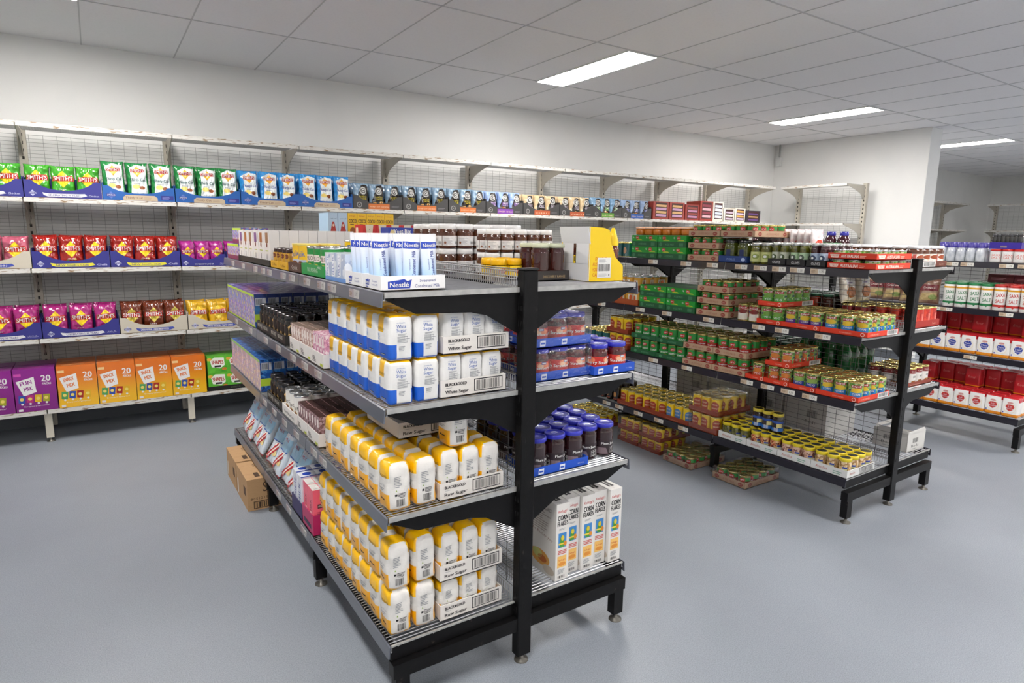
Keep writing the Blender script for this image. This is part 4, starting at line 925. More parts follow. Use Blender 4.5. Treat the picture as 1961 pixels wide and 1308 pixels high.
CF = carton(.0605, .185, .298, {'*': CW}, near=cfn, left=cfl, top=lambda f: f.rect(.018, .045, .03, .12, M('#2b2b2b'), 1), name='corn_flakes_box')
for i in range(5): CF.put((.163+i*.0645, .026+[0, .022, .01, .018, .0][i], Z4+.001), 'tall white corn flakes box on the bottom shelf, %s' % ['leftmost', 'second from left', 'middle', 'second from right', 'rightmost'][i], 'corn flakes boxes', rz=random.uniform(-.03, .02))

# ------------------------------------------------------------------ rear wall: crisp bags in display trays
def crisp(w, h, t, col, seed, style, word='', accent='#f0d020'):
    base = ramp_mat('crisp_foil_'+col[1:], [col, col], 26, .22, 'noise', coat=.5, bump=.55)
    edge = {'thin': base}.get(style, base)
    mb, f = pillow(w, h, t, seed, base, amp=.014, n=22)
    Y, RD = M(accent, .3, coat=.4), M('#b3261e', .35, coat=.3); c = h*.56
    if style == 'classic':
        f.poly([(0, c-w*.42), (w*.36, c), (0, c+w*.42), (-w*.36, c)], Y, 1); f.poly([(-w*.46, c-w*.10), (-w*.42, c+w*.15), (w*.42, c+w*.20), (w*.46, c-w*.08)], RD, 2)
        f.text("SMITH'S", 0, c+w*.045, w*.80, w*.21, WHITE, 3.5, res=2, bold=w*.0035)
        for k in range(5): R = random.Random(seed*9+k); f.oval(R.uniform(-w*.3, w*.3), R.uniform(h*.08, h*.25), w*.07, w*.04, M(['#d9b84a', '#7a3a1a', col, '#e6cf7a', '#3f7a2a'][k]), 1)
        f.text(word, -w*.05, h*.24, w*.3, w*.07, WHITE, 3, res=1)
    elif style == 'thin':
        f.poly([(-w*.34, h*.10), (w*.40, h*.06), (w*.42, h*.90), (0, h*.95), (-w*.36, h*.84)], M('#dfe5e6', .3, coat=.4), 1)
        c = h*.76; f.poly([(0, c-w*.28), (w*.24, c), (0, c+w*.26), (-w*.24, c)], Y, 2); f.poly([(-w*.33, c-w*.06), (-w*.30, c+w*.11), (w*.30, c+w*.13), (w*.33, c-w*.05)], RD, 3)
        f.text("SMITH'S", 0, c+w*.035, w*.58, w*.15, WHITE, 5, res=2, bold=w*.003); f.text('Thinly Cut', 0, h*.52, w*.76, w*.20, M('#1f5a5a' if col != '#2a8ad0' else '#2a4a9a'), 2.5, shear=.12, res=2, bold=w*.003); f.lines(-w*.2, w*.25, h*.42, h*.46, 1, GREY)
        f.oval(-w*.10, h*.35, w*.18, w*.12, M('#ecd67a'), 2); f.oval(w*.18, h*.32, w*.13, w*.10, M('#8a4a20'), 3); f.oval(-w*.38, h*.5, w*.08, h*.3, base, 2)
    else:
        DKK = M('#221b17', .3, coat=.4); f.poly([(-w*.44, 0), (w*.46, 0), (w*.45, h*.85), (w*.3, h*.95), (-w*.02, h*.93), (-w*.18, h*.62), (-w*.36, h*.34)], DKK, 1)
        f.oval(w*.10, h*.70, w*.24, w*.24, M('#bdbcb8', .35), 2); f.oval(w*.10, h*.70, w*.16, w*.16, M('#6c6b69', .4), 3); f.oval(w*.10, h*.70, w*.09, w*.09, WHITE, 4); f.oval(w*.10, h*.70, w*.05, w*.05, DKK, 5)
        f.rect(-w*.16, w*.40, h*.32, h*.50, M('#4a3e18' if accent == '#f0d020' else accent), 2); f.text(word, w*.12, h*.41, w*.52, w*.26, M('#d8c838' if accent == '#f0d020' else '#e6dcea'), 3, res=1)
        for k in range(4): R = random.Random(seed*5+k); f.oval(R.uniform(-w*.3, w*.3), R.uniform(h*.1, h*.25), w*.13, w*.08, M(['#b5702e', '#d9a04a', '#7a3418', '#e3c07a'][k], .3, coat=.4), 2)
    return Proto('crisp_bag', 'crisps', mb)
def disp_tray(W, D, hs, hc, col, art):
    """display tray with a scooped front, origin front-left"""
    mb = MB(); t = .003; c = col; n = 10; pts = [(0, 0), (W, 0), (W, hs), (W-.035, hs), (W-.05, hs-.008)]
    for i in range(n+1):
        u = i/n; x = W-.055-(W-.11)*u; pts.append((x, hc+(hs-hc-.016)*abs(2*u-1)**2.4))
    pts += [(.05, hs-.008), (.035, hs), (0, hs)]
    # front board as strips so the scooped outline stays convex-safe
    top = sorted(pts[2:], key=lambda p: p[0]); xs = [p[0] for p in top]
    vs = []; fs = []
    for x, z in top: vs += [(x, 0, 0), (x, 0, z), (x, t, 0), (x, t, z)]
    for i in range(len(top)-1):
        a, b = 4*i, 4*i+4; fs += [(a, b, b+1, a+1), (a+2, a+3, b+3, b+2), (a+1, b+1, b+3, a+3), (a, a+2, b+2, b)]
    mb.add(vs, fs, c)
    mb.box(0, t, t, D, 0, hs+.02, c); mb.box(W-t, W, t, D, 0, hs+.02, c); mb.box(0, W, D-t, D, 0, hs+.03, c); mb.box(0, W, 0, D, 0, t, CARD)
    art(flat(mb, 'n', 0, W, 0, D, 0, hs)); return Proto('display_tray', 'tray', mb)
VIO, TBL, CHAR, CREAM = M('#2c2d7c', .5), M('#1b579f', .5), M('#3c3b3b', .55), M('#bfb8a8', .55)
def logo(f, a, b, s, m=M('#b9bcd8')):
    f.poly([(a, b-s), (a+s, b), (a, b+s), (a-s, b)], m, 1); f.rect(a-s*1.1, a+s*1.1, b-s*.35, b+s*.35, VIO, 2); f.text("SMITH'S", a, b, s*2, s*.5, M('#e6e6f0'), 3, res=1)
def banner(f, t, col, tc, right=''):
    W = f.w; f.poly([(W*.24, .018), (W*.29, .010), (W*.72, .010), (W*.80, .020), (W*.77, .034), (W*.70, .032), (W*.30, .030), (W*.22, .036)], col, 1); f.text(t, W*.5, .0205, W*.42, .0130, tc, 2, res=1, bold=.0003); logo(f, W*.10, .030, .020)
    if right: f.text(right, W*.89, .022, W*.14, .013, M('#c4c6e0'), 1, res=1)
BNW, BNY = M('#d5d3d8'), M('#d6cf3a')
A1 = lambda f: banner(f, 'CELEBRATING 90 YEARS', BNW, VIO, 'Chicken')
A2 = lambda f: banner(f, "NEW Smith's Chilli", BNY, VIO, 'Chilli')
A3 = lambda f: banner(f, 'CELEBRATING 90 YEARS', BNW, VIO, 'Salt &\nVinegar')
A4 = lambda f: (f.text("YOU KNOW 'N' LOVE 'EM", f.w*.5, .016, f.w*.42, .012, BNW, 1, res=1), logo(f, f.w*.10, .026, .018), f.text('Salt &\nVinegar', f.w*.9, .016, f.w*.1, .016, BNW, 1, res=1))
A5 = lambda f: banner(f, 'LIMITED EDITION - LOADED BAKED POTATO', M('#3b4aa0'), WHITE)
A6 = lambda f: banner(f, 'LIMITED EDITION - TASTY CHEESE', M('#3b4aa0'), WHITE)
A7 = lambda f: banner(f, 'CRISPY BACON', M('#3b4aa0'), WHITE)
def AT(f): W = f.w; f.poly([(W*.27, .003), (W*.75, .003), (W*.75, .025), (W*.71, .040), (W*.31, .040), (W*.27, .025)], M('#b9a88f'), 1); f.text('Thinly Cut', W*.42, .021, W*.24, .019, M('#6a3426'), 2, shear=.12, res=2); f.lines(W*.56, W*.70, .012, .03, 3, M('#a58a74')); logo(f, W*.11, .036, .024, M('#5a6fb5')); f.rect(W*.80, W*.98, .012, .044, VIO, 1); f.lines(W*.82, W*.96, .018, .038, 3, M('#8a8cc8'))
def AH(col, word):
    def g(f): W = f.w; f.rect(W*.30, W*.73, 0, .048, M(col), 1); f.text(word, W*.515, .022, W*.38, .014, M('#e8c9a8'), 2, res=1); f.oval(W*.12, .036, .024, .024, M('#8c8b89'), 1); f.oval(W*.12, .036, .016, .016, CHAR, 2); f.oval(W*.12, .036, .006, .006, M('#8c8b89'), 3); f.lines(W*.77, W*.97, .018, .036, 2, M('#77757a'))
    return g
bagA = crisp(.138, .215, .058, '#3f9a2b', 1, 'classic', 'Chicken'); bagTG = crisp(.138, .268, .055, '#1f7a3c', 2, 'thin', accent='#e6b83a'); bagTB = crisp(.138, .262, .055, '#2a8ad0', 3, 'thin', accent='#e6a83a')
bagH = crisp(.138, .215, .055, '#7f9cb5', 4, 'circle', 'HONEY SOY\nCHICKEN'); bagP = crisp(.137, .21, .055, '#8fa8d8', 5, 'circle', 'SWEET\nCHILLI', '#5a2a80'); bagO = crisp(.137, .20, .055, '#cfb68e', 6, 'circle', 'CHILLI', '#2a2024'); bagG = crisp(.136, .21, .055, '#7aa0c0', 7, 'circle', 'LIME', '#5a9a2a'); bagB = crisp(.136, .20, .055, '#8fa6c8', 8, 'circle', 'SALT', '#2a4a90')
bagR = crisp(.139, .215, .06, '#96201a', 9, 'classic', 'Chilli'); bagM = crisp(.139, .215, .06, '#a02672', 10, 'classic', 'Salt'); bagN = crisp(.138, .215, .06, '#6a2f1a', 11, 'classic', 'Loaded', '#c9b84a'); bagY = crisp(.138, .205, .06, '#d8a818', 12, 'classic', 'Cheese', '#e6c93a'); bagPk = crisp(.138, .205, .06, '#b55a70', 13, 'classic', 'Bacon'); bagS = crisp(.096, .18, .05, '#a82a88', 14, 'classic', 'S&V')
_dt = {}
def wall_tray(x0, x1, z, bag, col, art, tname, bname, shelf, hs=.105, hc=.052, bh=.215, rows=2, nb=3, back=True):
    W = x1-x0-.006; key = (round(W, 2), id(art), hs)
    if key not in _dt: _dt[key] = disp_tray(W, .30, hs, hc, col, art)
    _dt[key].put((x0+.003, SY+.010, z+.003), '%s, %s' % (tname, shelf), 'display trays of crisps on the rear wall')
    for j in range(rows):
        for i in range(nb):
            R = random.uniform
            bag.put((x0+.003+.004+(W-.008)*(i+.5)/nb+R(-.002, .002), SY+.052+j*.098, z+.008+(.006 if j else 0)), '%s crisp bag, %s, %s of %s' % (bname, shelf, ['left', 'middle', 'right'][i], 'front row' if j == 0 else 'back row'), 'crisp bags on the rear wall', rz=R(-.06, .06), rx=R(-.13, -.05), ry=R(-.025, .025))
zA, zB, zC, zD = 1.6857, 1.2164, .7355, .2363
Tn = [(-1.97, -1.515, bagA, VIO, A1, 'violet tray', 'green chicken', 'top row, first tray from left'), (-1.515, -1.08, bagA, VIO, A1, 'violet tray', 'green chicken', 'top row, second tray'),
      (-1.08, -.63, bagTG, TBL, AT, 'blue tray', 'green and white', 'top row, third tray'), (-.63, -.18, bagTG, TBL, AT, 'blue tray', 'green and white', 'top row, fourth tray'),
      (-.18, .262, bagTB, TBL, AT, 'blue tray', 'blue and white', 'top row, fifth tray'), (.262, .712, bagTB, TBL, AT, 'blue tray', 'blue and white', 'top row, sixth tray'),
      (.712, 1.167, bagH, CHAR, AH('#c76a2a', 'HONEY SOY CHICKEN'), 'charcoal and orange tray', 'dark honey soy', 'first orange-labelled tray'), (1.167, 1.625, bagH, CHAR, None, 'charcoal and orange tray', 'dark honey soy', 'second orange-labelled tray'), (1.625, 2.03, bagH, CHAR, None, 'charcoal and orange tray', 'dark honey soy', 'third orange-labelled tray'),
      (2.03, 2.465, bagP, CHAR, AH('#7a3fa0', 'SWEET CHILLI'), 'charcoal and purple tray', 'light blue and purple', 'purple-labelled tray'), (2.465, 2.925, bagO, CHAR, AH('#b0522a', 'CHILLI'), 'charcoal and rust tray', 'tan and black', 'first rust-labelled tray'), (2.925, 3.377, bagO, CHAR, None, 'charcoal and rust tray', 'tan and black', 'second rust-labelled tray'),
      (3.377, 3.80, bagG, CHAR, AH('#5f9a34', 'LIME'), 'charcoal and green tray', 'green and black', 'green-labelled tray'), (3.80, 4.262, bagB, CHAR, AH('#2a5aa8', 'SEA SALT'), 'charcoal and blue tray', 'blue and silver', 'blue-labelled tray')]
pa = None
for x0, x1, b, c, a, tn, bn, wh in Tn:
    a = a or pa; pa = a; wall_tray(x0, x1, zA, b, c, a, tn+' of crisps', bn, wh, hs=.100 if b in (bagTG, bagTB) else .115)
for x0, x1, b, c, a, tn, bn, wh in [(-1.97, -1.515, bagPk, CREAM, A7, 'cream tray', 'pink bacon', 'second row, leftmost'), (-1.515, -1.07, bagR, VIO, A2, 'violet tray', 'red chilli', 'second row, first chilli tray'), (-1.07, -.624, bagR, VIO, A2, 'violet tray', 'red chilli', 'second row, second chilli tray'),
                                   (-.624, -.31, bagS, VIO, A4, 'violet tray', 'small magenta', 'second row, behind purple boxes'), (-.31, .0, bagS, VIO, A4, 'violet tray', 'small magenta', 'second row, hidden end tray')]:
    wall_tray(x0, x1, zB, b, c, a, tn+' of crisps', bn, wh, hs=.115 if b is not bagS else .09, hc=.05, back=False)
for x0, x1, b, c, a, tn, bn, wh in [(-1.95, -1.502, bagM, VIO, A3, 'violet tray', 'magenta vinegar', 'third row, leftmost'), (-1.502, -1.048, bagM, VIO, A3, 'violet tray', 'magenta vinegar', 'third row, second tray'), (-1.048, -.607, bagN, CREAM, A5, 'cream tray', 'brown potato', 'third row, brown bags'), (-.607, -.16, bagY, CREAM, A6, 'cream tray', 'golden cheese', 'third row, golden bags')]:
    wall_tray(x0, x1, zC, b, c, a, tn+' of crisps', bn, wh, hs=.115)
# twenty-packs on the base shelf
def twenty(colA, colB, word, wc, lab):
    gm = grad_mat('pack_'+word[:4], [(0, colB), (.15, colB), (.75, colA), (1, colA)], .30, .3, .3)
    def near(f):
        W, H = f.w, f.h; f.poly([(.012, H*.72), (.048, H*.37), (.120, H*.45), (.112, H*.81)], WHITE, 1)
        l1, l2 = word.split(' '); f.text(l1, .066, H*.68, .064, .026, M(wc), 2, rot=.18, bold=.001); f.text(l2, .076, H*.54, .046, .026, M(wc), 2, rot=.18, bold=.001)
        f.text('20', .178, H*.76, .052, .042, WHITE, 1, bold=.0015); f.text('PACKS', .18, H*.63, .050, .013, WHITE, 1, res=1, bold=.0008); f.lines(.158, .203, H*.665, H*.68, 1, WHITE)
        for k, c in enumerate(('#4a9a5a', '#2a4aa0', '#a0241c', '#d8a818') if word[0] == 'S' else ('#2a4aa0', '#b52a70', '#d8b018', '#a0a020')):
            x = .035+k*.045; f.poly([(x-.020, H*.22), (x+.016, H*.20), (x+.022, H*.38), (x-.016, H*.39)], M(c, .4), 2+k*.5); f.oval(x, H*.30, .011, .011, M('#e3cf6a'), 3+k*.5); f.oval(x, H*.185, .007, .007, WHITE, 3)
        f.text("Everyone's Favourites!", .115, H*.12, .14, .013, WHITE, 1, res=1); f.rect(.012, .036, H*.02, H*.07, M('#d8d3d8'), 1); f.rect(.004, .044, H*.84, H*.90, M(lab), 1)
    return carton(.232, .16, .298, {'*': gm, 't': ramp_mat('top_'+word[:4], [colA, colA], 10, .3, 'noise', coat=.3)}, near=near, name='snack_multipack_box', top=lambda f: f.lines(.03, .2, .03, .06, 2, M(lab)))
FM, SM_ = twenty('#8a1a86', '#7a1478', 'FUN MIX', '#8a1a86', '#c84aa8'), twenty('#d9701a', '#e8b41a', 'SNACK MIX', '#d9701a', '#e9c48a')
xs = [-1.93, -1.692, -1.452, -1.214, -.978, -.742]
for i, x in enumerate(xs):
    P_ = FM if i < 2 else SM_; nm = ('purple', ['left', 'right'][i]) if i < 2 else ('orange', NTH[i-2]+' from left')
    for j in range(2): P_.put((x+.002, SY+.012+j*.168, zD+.003), '%s twenty-pack snack box, %s, %s' % (nm[0], nm[1], ['front', 'behind'][j]), 'twenty-pack snack boxes on the base shelf')
def shp(f): W = f.w; f.poly([(.02, .10), (.05, .125), (.12, .12), (.125, .06), (.09, .035), (.03, .05)], M('#e3e6dc'), 1); f.text('SHAPES', .073, .085, .085, .030, M('#b0301c'), 2, bold=.0012); f.rect(.05, .098, .045, .060, M('#1d1d1b'), 2); f.oval(.015, .11, .018, .012, M('#d9a83a'), 1); f.oval(.12, .03, .018, .012, M('#c87a2a'), 2)
SHB = carton(.138, .11, .135, {'*': ramp_mat('green_biscuit_print', ['#4fb02c', '#6cc43a', '#3f9a2a'], 14, .35, 'noise', coat=.2)}, near=shp, name='biscuit_box')
tray(.426, .24, .035, BLACK, near=lambda f: f.text('BARBECUE', .2, .016, .07, .012, M('#6a6a5a'), res=1)).put((-.498, SY+.012, zD+.003), 'black tray of green biscuit boxes on the base shelf', 'biscuit box trays')
for i in range(3):
    for j in range(2):
        for k in range(2): SHB.put((-.493+i*.1385, SY+.017+k*.112, zD+.008+j*.136), 'green biscuit box, %s column, %s layer, %s' % (NTH[i], ['lower', 'upper'][j], ['front', 'behind'][k]), 'green biscuit boxes')
# boxes at the far end of the top row
def rolls(cols, n):
    def g(f):
        f.rect(f.w*.14, f.w*.9, f.h*.12, f.h*.94, M('#3a1a18', .6), 1)
        for k in range(n): y = f.h*(.18+.72*k/n); f.poly([(f.w*.18, y), (f.w*.84, y-.004), (f.w*.86, y+f.h*.10), (f.w*.2, y+f.h*.12)], M(cols[k % len(cols)], .3, coat=.4), 2)
    return g
RBX, WBX = M('#94382e', .5), M('#cfc8bc', .5)
far = [(4.29, .255, .205, RBX, ('#b890b0', '#c9a06a'), 'red open-fronted biscuit carton, first'), (4.56, .255, .205, RBX, ('#b890b0', '#c9a06a'), 'red open-fronted biscuit carton, second'), (4.83, .25, .19, M('#8a2a22', .5), ('#b07a9a', '#8a3a30'), 'darker red biscuit carton, third'),
       (5.095, .23, .24, RBX, ('#c9a0a8', '#7a2a3a'), 'tall red biscuit carton beside the white one'), (5.335, .195, .24, WBX, ('#d8dbe2', '#b9c3d6'), 'tall white biscuit carton'), (5.545, .205, .165, WBX, ('#b8a6b8', '#d9d3c2'), 'low cream carton with pale packets'), (5.765, .205, .175, WBX, ('#c3b3d0', '#d09a4a'), 'low cream carton, last pale one'), (5.985, .30, .155, M('#2a2430', .5), ('#5a3a7a', '#b08a5a'), 'small dark carton at the row end')]
for x, w_, h, m, cols, lb in far:
    carton(w_, .22, h, {'*': m, 't': CARD}, near=rolls(cols, 4 if h > .17 else 3), name='biscuit_carton').put((x, SY+.012, zA+.003), lb+', far end of the wall shelf', 'biscuit cartons at the far end')

# ------------------------------------------------------------------ middle run, left side
X2 = 2.049
DG, LG = M('#1c5a34', .5), ramp_mat('bright_green_print', ['#1f9a34', '#2aa83c', '#178a2e'], 9, .35, 'noise', coat=.2)
SPR = M('#b8281e', .4)
def spc(f, a, b, s): f.oval(a, b, .019*s, .013*s, SPR, 2); f.text('SPC', a, b, .026*s, .010*s, WHITE, 3, res=1, bold=.0004)
def g6(f):
    for k in range(2): a = f.w*(.22+.52*k); spc(f, a, f.h*.78, .9); f.poly([(a-.012, f.h*.55), (a+.05, f.h*.55), (a+.04, f.h*.64), (a+.01, f.h*.66)], M('#b9c23a'), 2); f.text('4x', a-.038, f.h*.80, .014, .014, WHITE, 1, res=1)
    f.rect(0, f.w, 0, f.h*.48, DG, 1); f.text('AUSSIE MADE', f.w*.42, f.h*.24, .075, .013, M('#5f9a72'), 2, res=1); f.oval(f.w*.1, f.h*.24, .013, .013, M('#3f7a54'), 2); f.rect(f.w*.76, f.w*.90, f.h*.1, f.h*.38, M('#3f7a54'), 2)
G6 = carton(.36, .245, .078, {'*': LG, 't': DG}, near=g6, left=g6, name='canned_fruit_multipack')
def g6put(y0, n, z, sh):
    for k in range(n):
        for l in range(2): G6.put((X2+.002, y0+k*.252, z+.001+l*.0785), 'green canned fruit multipack on %s, %s stack, %s' % (sh, NTH[k], ['lower', 'upper'][l]), 'green canned fruit multipacks')
g6put(1.165, 2, H1, 'top shelf of middle run'); g6put(1.062, 2, H2, 'second shelf of middle run')
ORC = jar(.038, .055, M('#c9761c', .25, coat=.4), M('#dcae8e', .3, coat=.3), .012, .040, name='fruit_cup')
grid(ORC, [X2+.05, X2+.135, X2+.22], [1.20+.084*j for j in range(6)], H1+.159, 'orange fruit cup on the green multipacks', 'orange fruit cups', lambda i, n: NTH[i]+' column', lambda j, n: NTH[j]+' row')
def spart(bg, txt, tc='#f0ece4'):
    def g(f): w = f.w/2.9; f.rect(-w/2, w/2, f.h*.55, f.h, M('#2a8a3a', .4, coat=.2), 1); f.rect(-w/2, w/2, 0, f.h*.56, M(bg, .4, coat=.2), 1); spc(f, 0, f.h*.72, .9); f.text(txt, 0, f.h*.40, w*.7, .012, WHITE, 3, res=1, bold=.0004); f.oval(0, f.h*.16, w*.26, f.h*.1, M('#d98a3a'), 2)
    return g
SPCAN = can(.0365, .103, M('#a8241c', .4, coat=.2), GOLDLID, art=spart('#a8241c', 'Spaghetti'), name='food_can')
BNCAN = can(.0365, .103, M('#1f9a3c', .4, coat=.2), GOLDLID, art=spart('#1f8f38', 'BEANS'), name='food_can')
SHC = can(.0365, .070, M('#a8241c', .4, coat=.2), GOLDLID, art=spart('#8a2a20', 'fruit'), name='food_can')
def kr(f):
    for a in (f.w*.14, f.w*.86): f.oval(a, f.h*.5, .017, .012, M('#8f3a2e'), 1); f.text('SPC', a, f.h*.5, .022, .009, M('#c9a890'), 2, res=1)
    f.text('AUSSIE MADE', f.w*.5, f.h*.5, f.w*.36, .013, M('#9a5a48'), 1, res=1)
def gt(f): f.text('AUSSIE MADE', f.w*.6, f.h*.5, f.w*.3, .012, M('#5f9a72'), 1, res=1); f.oval(f.w*.2, f.h*.5, .013, .011, M('#4a8a60'), 1)
KT = tray(.335, .240, .038, KRAFT, near=kr, left=kr); KG = tray(.335, .240, .035, DG, near=gt, left=gt)
def canblock(T, C, x, y, z, desc, grp, nx=4, ny=3, px=.080, py=.078, tn=None, layers=1, lh=.0, rz=-PI/2+.35, tg='cardboard trays of cans'):
    T.put((x, y, z+.001), tn, tg)
    grid(C, [x+.045+px*i for i in range(nx)], [y+.0405+py*j for j in range(ny)], z+.0045, desc, grp, lambda i, n: NTH[i]+' in', lambda j, n: NTH[j]+' along', rz=rz, jr=.5, jit=.0001)
for l in range(3):
    canblock(KT, SHC, X2, .905, H1+l*.0757, 'short red and green can, top shelf kraft stack layer %s' % NTH[l], 'short red and green cans', tn='kraft tray of short cans, top shelf, layer %s' % NTH[l])
    canblock(KT, SHC, X2, .805, H2+l*.0757, 'short red and green can, second shelf stack layer %s' % NTH[l], 'short red and green cans', tn='kraft tray of short cans, second shelf, layer %s' % NTH[l])
canblock(KT, SHC, X2, .655, H1+2*.0757, 'short can in the overhanging top kraft tray', 'short red and green cans', tn='kraft tray overhanging the pickle jars, top shelf')
for l in range(2):
    for k in range(2):
        nm = '%s stack, %s layer' % (['nearer', 'farther'][k], NTH[l])
        canblock(KT, SPCAN, X2, .652+k*.243, H3+l*.108, 'red spaghetti can, %s' % nm, 'red spaghetti cans', tn='kraft tray of red spaghetti cans, %s' % nm)
        canblock(KG, BNCAN, X2, 1.140+k*.243, H3+l*.108, 'green baked bean can, %s' % nm, 'green baked bean cans', tn='green tray of baked bean cans, %s' % nm)
def hz(bg, kc='#a33a20'):
    def g(f): w = f.w/2.9; f.oval(0, f.h*.58, w*.36, f.h*.28, M(kc, .4), 1); f.rect(-w*.32, w*.32, f.h*.2, f.h*.55, M(kc, .4), 1.5); f.text('HEINZ', 0, f.h*.66, w*.46, .009, M('#e8d6b0'), 3, res=1); f.text('BEANS', 0, f.h*.42, w*.5, .010, M('#f0dcb0'), 3, res=1); f.oval(0, f.h*.14, w*.3, f.h*.07, M('#c87a30'), 2)
    return g
HY = M('#e3bd12', .35, coat=.3)
HC = can(.0365, .112, HY, GOLDLID, art=hz(''), name='food_can'); HBc = can(.0365, .112, HY, GOLDLID, art=hz('', '#4a7ab0'), name='food_can')
HT = tray(.335, .228, .034, M('#8a3418', .5), left=lambda f: f.lines(.03, f.w-.03, .010, .02, 1, M('#a86040')))
for k, (y, C, nm) in enumerate(((1.512, HC, 'third'), (1.283, HC, 'second'), (1.054, HBc, 'first, blue-labelled'))):
    canblock(HT, C, X2, y, H4, 'yellow bean can, base shelf, %s tray' % nm, 'yellow bean cans', px=.079, py=.0735, tn='rust tray of yellow bean cans, base shelf, %s' % nm)
HP = film(.352, .244, .122, 8)
for l in range(2):
    t = HT.put((X2, .822 if l == 0 else .828, H4+.001+l*.119), 'film-wrapped rust tray of yellow cans, base shelf, %s' % ['lower', 'upper'][l], 'film-wrapped bean packs')
    ob('shrink_wrap', HP if l == 0 else hpm, t, (.168, .114, -.0005)); hpm = t.children[-1].data if l == 0 else hpm
    grid(HC, [X2+.042+.0785*i for i in range(4)], [(.822 if l == 0 else .828)+.0405+.0735*j for j in range(3)], H4+.0045+l*.119, 'wrapped yellow bean can, %s pack' % ['lower', 'upper'][l], 'yellow bean cans', lambda i, n: NTH[i]+' in', lambda j, n: NTH[j]+' along', rz=-PI/2+.3, jr=.5, jit=.0001)
for k, y in enumerate((1.235, 1.452)):
    for l in range(2):
        nm = '%s %s' % (['nearer', 'farther'][k], ['lower', 'upper'][l])
        t = HT.put((1.99, y, .001+l*.091), 'film-wrapped bean pack on the floor, %s' % nm, 'bean packs on the floor'); sc = .76
        t.scale = (.9, .9, sc); ob('shrink_wrap', hpm, t, (.168, .114, -.0005))
        for j in range(3):
            for i in range(4):
                o = HC.put((1.99+.038+.071*i, y+.0365+.0662*j, .0045+l*.091), 'wrapped can on the floor, %s pack, column %s, row %s' % (nm, NTH[i], NTH[j]), 'wrapped bean cans on the floor', rz=-PI/2+.3); o.scale = (.88, .88, .76)
for k, y in enumerate((1.90, 2.10)):
    t = HT.put((1.98, y, .001), 'bean pack on the floor at the far end, %s' % ['nearer', 'farther'][k], 'bean packs on the floor'); t.scale = (.9, .9, .84)
    for j in range(3):
        for i in range(4):
            o = HC.put((1.98+.038+.071*i, y+.0365+.0662*j, .0045), 'yellow can on the floor at the far end, %s pack, column %s, row %s' % (['nearer', 'farther'][k], NTH[i], NTH[j]), 'yellow cans on the floor at the far end', rz=-PI/2); o.scale = (.88, .88, .84)
# film-wrapped trays of small cans on the floor
F2 = film(.352, .256, .084, 9)
for k, (x, y, rz) in enumerate(((1.955, .93, 0), (1.99, .545, 0))):
    nm = ['farther', 'nearer'][k]
    t = KT.put((x, y, .001), 'film-wrapped kraft tray of cans on the floor, %s of two' % nm, 'wrapped trays on the floor'); ob('shrink_wrap', F2 if k == 0 else f2m, t, (.168, .120, -.0005)); f2m = t.children[-1].data if k == 0 else f2m
    grid(SHC, [x+.045+.080*i for i in range(4)], [y+.0415+.0785*j for j in range(3)], .0045, 'short can in the %s floor tray' % nm, 'wrapped short cans on the floor', lambda i, n: NTH[i]+' in', lambda j, n: NTH[j]+' along', rz=-PI/2+.3)
# vegetable cans in red-orange trays
VGR = ramp_mat('vegetable_label', ['#5f9a3c', '#86ad58', '#4a7a34', '#b9c79a'], 70, .35, coat=.3)
def edg(band, fruit='#d9b52a'):
    def g(f): w = f.w/2.9; f.rect(-w*.42, w*.42, 0, f.h*.46, M(band, .4, coat=.3), 1); f.rect(-w*.34, w*.36, f.h*.76, f.h*.93, M('#a0282e', .4), 1.5); f.text('Edgell', 0, f.h*.845, w*.56, .011, WHITE, 2.5, res=1, bold=.0003); f.oval(0, f.h*.60, w*.36, f.h*.15, M(fruit, .4, coat=.2), 2); f.text('CORN' if fruit == '#d9b52a' else 'VEG', 0, f.h*.36, w*.5, .011, WHITE, 3, res=1, bold=.0003); f.oval(-w*.40, f.h*.6, w*.1, f.h*.07, M('#3a4a6a'), 3)
    return g
EB = can(.0365, .100, VGR, GOLDLID, art=edg('#2a7fc4'), name='vegetable_can'); EP = can(.0365, .100, VGR, GOLDLID, art=edg('#5a2a8a'), name='vegetable_can'); EG = can(.0365, .100, VGR, GOLDLID, art=edg('#4a9a34', '#6a9a3a'), name='vegetable_can')
EPe = can(.0365, .100, VGR, GOLDLID, art=edg('#2a3f98', '#8aa84a'), name='vegetable_can'); EO = can(.0365, .100, VGR, GOLDLID, art=edg('#c84a24', '#d0772a'), name='vegetable_can'); EK = can(.0365, .100, ramp_mat('bean_label', ['#b3524a', '#c9b79a', '#8a2f2a', '#7a9a54'], 70, .35, coat=.3), GOLDLID, art=edg('#e0d8c8', '#7a2a24'), name='vegetable_can')
ERED = M('#d8391c', .5)
def et(f):
    f.poly([(f.w*.06, f.h*.3), (f.w*.26, f.h*.3), (f.w*.28, f.h*.7), (f.w*.05, f.h*.7)], M('#e9c4b0'), 1) if f.h > .03 else 0
    f.text('edgell', f.w*.16, f.h*.5, f.w*.16, f.h*.34, ERED, 2, res=1); f.text('CORN KERNELS', f.w*.55, f.h*.5, f.w*.28, f.h*.24, M('#f0b9a4'), 1, res=1); f.oval(f.w*.9, f.h*.5, f.h*.36, f.h*.36, M('#f0d4c6'), 1); f.oval(f.w*.9, f.h*.5, f.h*.26, f.h*.26, ERED, 2)
def en(f): f.text('CORN KERNELS', f.w*.22, f.h*.5, f.w*.28, f.h*.3, M('#f0b9a4'), 1, res=1); f.barcode(f.w*.62, f.w*.97, f.h*.06, f.h*.96, 14)
ET = {}
def etray(W, nx=4):
    k = round(W, 3)
    if k not in ET: ET[k] = tray(.31, W, .029, ERED, near=en, left=et)
    return ET[k]
